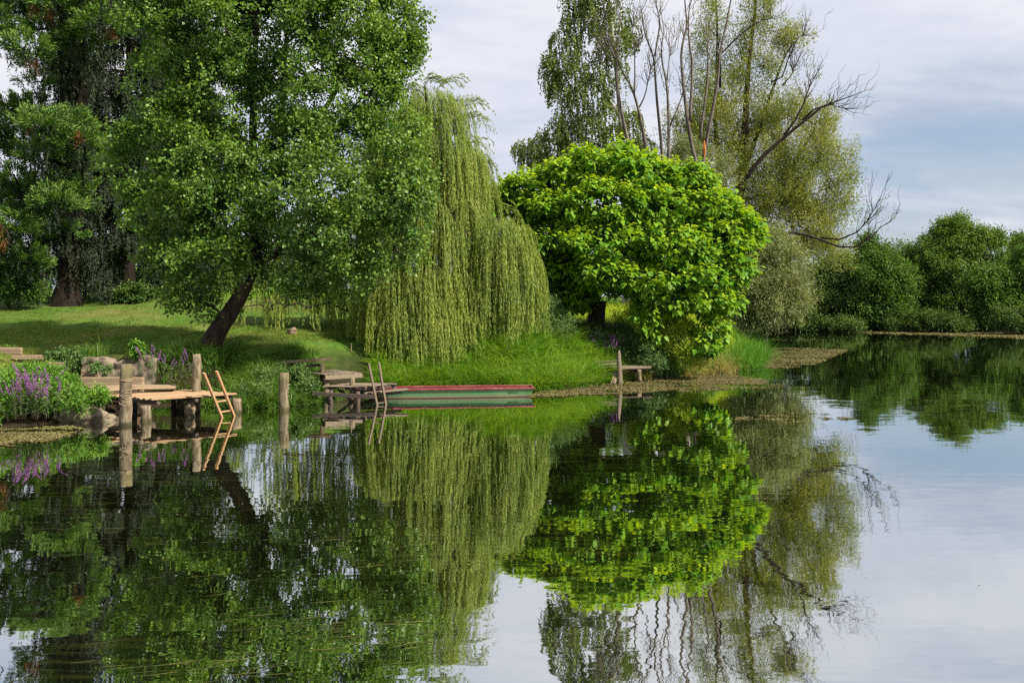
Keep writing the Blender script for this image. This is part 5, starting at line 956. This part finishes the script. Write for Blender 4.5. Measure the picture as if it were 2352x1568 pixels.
    for (x0, y0), (x1, y1), lab in (((21, 975), (15, 952), 'short grey stake poking from the water at the left edge'), ((33, 972), (27, 962), 'broken stake stub beside the short grey stake')):
        m = MB(); w = Wp(x0, y0); m.tube([w-UP*.2, w, P(x1, y1, w[1])], [.035, .034, .028], 8, rough=.1); tag(m.build('stake', M['post']), lab, 'stake')
timber()

# ------------------------------------------------------------------ stones
def stone(name, c, r, seed, lab, cat, group=None, mat='rock'):
    bm = bmesh.new(); bmesh.ops.create_icosphere(bm, subdivisions=4, radius=1.0); off = Vector((seed*3.1, seed*1.7, seed*.9))
    for v in bm.verts:
        p = v.co.copy(); n1 = mnoise.noise(p*1.1+off); n2 = mnoise.noise(p*3.2+off); n3 = abs(mnoise.noise(p*1.9+off*2))
        k = 1+.30*n1+.05*n2-.12*n3; v.co = Vector((p.x*r[0], p.y*r[1], p.z*r[2]))*k
    me = bpy.data.meshes.new(name); bm.to_mesh(me); bm.free(); o = link_mesh(name, me, M[mat]); o.location = tuple(c); tag(o, lab, cat, group); return o
G = 'boulders at the water edge'
for i, (px, py, rx, rz, lab) in enumerate(((165, 955, .38, .32, 'pale angled boulder nearest the purple flowers'), (203, 948, .44, .34, 'largest grey boulder at the water under the leafy bush'), (232, 960, .30, .14, 'low flat boulder beside the dark gap under the deck'), (140, 963, .22, .16, 'small boulder between the flowers and the pale boulder'))):
    q = Wp(px, 968 if i < 2 else 965); stone('boulder', (q[0], q[1]+.05, rz*.35), (rx, .35, rz), 5+i*2, lab, 'boulder', G)
def wall():
    """low rubble wall holding the lawn edge: stones bedded in pale mortar"""
    a, b = P(186, 838, 26.05), P(356, 838, 26.0); n = 34; m = 11; V = []
    for j in range(m+1):
        for i in range(n+1):
            u, w = i/n, j/m; top = 1.32+.07*math.sin(u*9)+.05*math.sin(u*23+1); z = .55+(top-.55)*w; x = a[0]+(b[0]-a[0])*u; p = Vector((x*2.4, z*2.8, 3.1)); ce = mnoise.voronoi(p)[0]; bul = max(0, min(1, (ce[1]-ce[0])*2.6))
            V.append((x, 26.05-.10*bul-.03*mnoise.noise(p*3)+.12*w, z))
    for i in range(n+1): u = i/n; V.append((a[0]+(b[0]-a[0])*u, 26.6, 1.30+.07*math.sin(u*9)))
    F4 = [[j*(n+1)+i, j*(n+1)+i+1, (j+1)*(n+1)+i+1, (j+1)*(n+1)+i] for j in range(m+1) for i in range(n)]
    tag(np_mesh('stone_wall', np.array(V), np.array(F4), M['rock'], smooth=True), 'low pale rubble stone wall under the lawn edge behind the board platform', 'wall')
wall()

# ------------------------------------------------------------------ the boat
def boat():
    L0, R0 = Wp(828, 917.5), Wp(1218, 912.3); ax = unit(R0-L0); nrm = np.array([-ax[1], ax[0], 0.0]); Lg = np.linalg.norm(R0-L0)
    root = thing('punt_boat', (L0+R0)/2+nrm*.45, 'long flat green wooden boat with red gunwale moored against the bank', 'boat')
    wid, ht, dep = .92, .29, -.08
    def sec(t):            # half widths and floor at station t (0 left bow, 1 stern)
        w = wid/2*(1-.28*(1-sstep(0, .28, t))-.14*sstep(.78, 1, t)); bot = dep+.24*(1-sstep(0, .2, t))**2+.03*sstep(.95, 1, t); return w, bot
    ts = np.concatenate([np.linspace(0, .3, 12), np.linspace(.34, 1, 18)])
    def P3(t, side, z, extra=0.0, rake=0.0): return L0+ax*(t*Lg+rake)+nrm*(wid/2+side*(sec(t)[0]+extra))+UP*z
    def strip(f0, f1):     # quads between two edge curves
        v = [f0(t) for t in ts]+[f1(t) for t in ts]; n = len(ts); return v, [[i, i+1, n+i+1, n+i] for i in range(n-1)]
    rk = lambda t, z: (.10*(z-dep)/ht)*(1 if t > .5 else -2.2)*(abs(t-.5)*2)**6
    zs = lambda t, f: sec(t)[1]+(ht-sec(t)[1])*f
    hull = MB(); slime = MB(); scum = MB(); ins = MB()
    for sd_ in (-1, 1):
        for mb, f0, f1, e in ((slime, 0, .30, .002), (scum, .30, .42, .001), (hull, .42, 1.0, 0)):
            def edge(f, e=e): return lambda t: P3(t, sd_, zs(t, f), -.07*(1-f)+e*0, rk(t, zs(t, f)))
            mb.poly(*strip(edge(f0), edge(f1)), .5)
        ins.poly(*strip(lambda t: P3(t, sd_, zs(t, .25), -.07*.75-.03, rk(t, zs(t, .25))), lambda t: P3(t, sd_, ht, -.03, rk(t, ht))), .5)
    fl = lambda s, f, e: (lambda t: P3(t, s, zs(t, f), e, rk(t, zs(t, f))))
    slime.poly(*strip(fl(-1, 0, -.07), fl(1, 0, -.07))); ins.poly(*strip(fl(-1, .25, -.08), fl(1, .25, -.08)))
    for t in (0., 1.):
        for mb, f0, f1 in ((slime, 0, .30), (scum, .30, .42), (hull, .42, 1.)):
            mb.poly([fl(-1, f0, -.07*(1-f0))(t), fl(1, f0, -.07*(1-f0))(t), fl(1, f1, -.07*(1-f1))(t), fl(-1, f1, -.07*(1-f1))(t)], [[0, 1, 2, 3]])
    hull.build('hull', M['green'], root); slime.build('waterline_band', M['boatwood'], root); scum.build('scum_band', M['boatscum'], root); ins.build('inside', M['inred'], root)
    gw = MB()
    for sd_ in (-1, 1):
        for i in range(len(ts)-1): gw.bar(P3(ts[i], sd_, ht-.005, .0, rk(ts[i], ht)), P3(ts[i+1], sd_, ht-.005, .0, rk(ts[i+1], ht)), .07, .055, .5, bev=.012)
    for t in (0., 1.): gw.bar(P3(t, -1, ht-.006, .035, rk(t, ht)), P3(t, 1, ht-.006, .035, rk(t, ht)), .07, .056, .5, bev=.012)
    gw.build('gunwale', M['redpaint'], root)
    for t in (.22, .55, .88):
        m = MB(); m.bar(P3(t, -1, ht-.07, -.04), P3(t, 1, ht-.07, -.04), .22, .03, .5); m.build('thwart', M['redpaint'], root)
    # the worn dark handwritten name near the stern: unreadable strokes
    m = MB(); rng = np.random.default_rng(7); x = .865
    for ch in range(9):
        hgt = (.075 if ch in (0, 3) else .045)*rng.uniform(.85, 1.1); wdt = .032
        pts = [(0, 0), (.3, 1), (.55, .25), (.8, .8), (1.0, .05)] if ch % 2 else [(0, .6), (.4, 1), (.1, .2), (.6, 0), (1.0, .5)]
        for (u0, v0), (u1, v1) in zip(pts[:-1], pts[1:]):
            def q(u, v):
                t = (x*Lg+u*wdt)/Lg; f = .55+(v*hgt)/ht; return P3(t, -1, zs(t, f), -.07*(1-f)+.004)
            m.bar(q(u0, v0), q(u1, v1), .009, .004, .5, ref=tuple(-nrm), bev=.001)
        x += wdt*1.25/Lg
    m.build('lettering', M['script'], root)
boat()
print('objects', len(bpy.data.objects), 'faces', sum(len(m.polygons) for m in bpy.data.meshes))
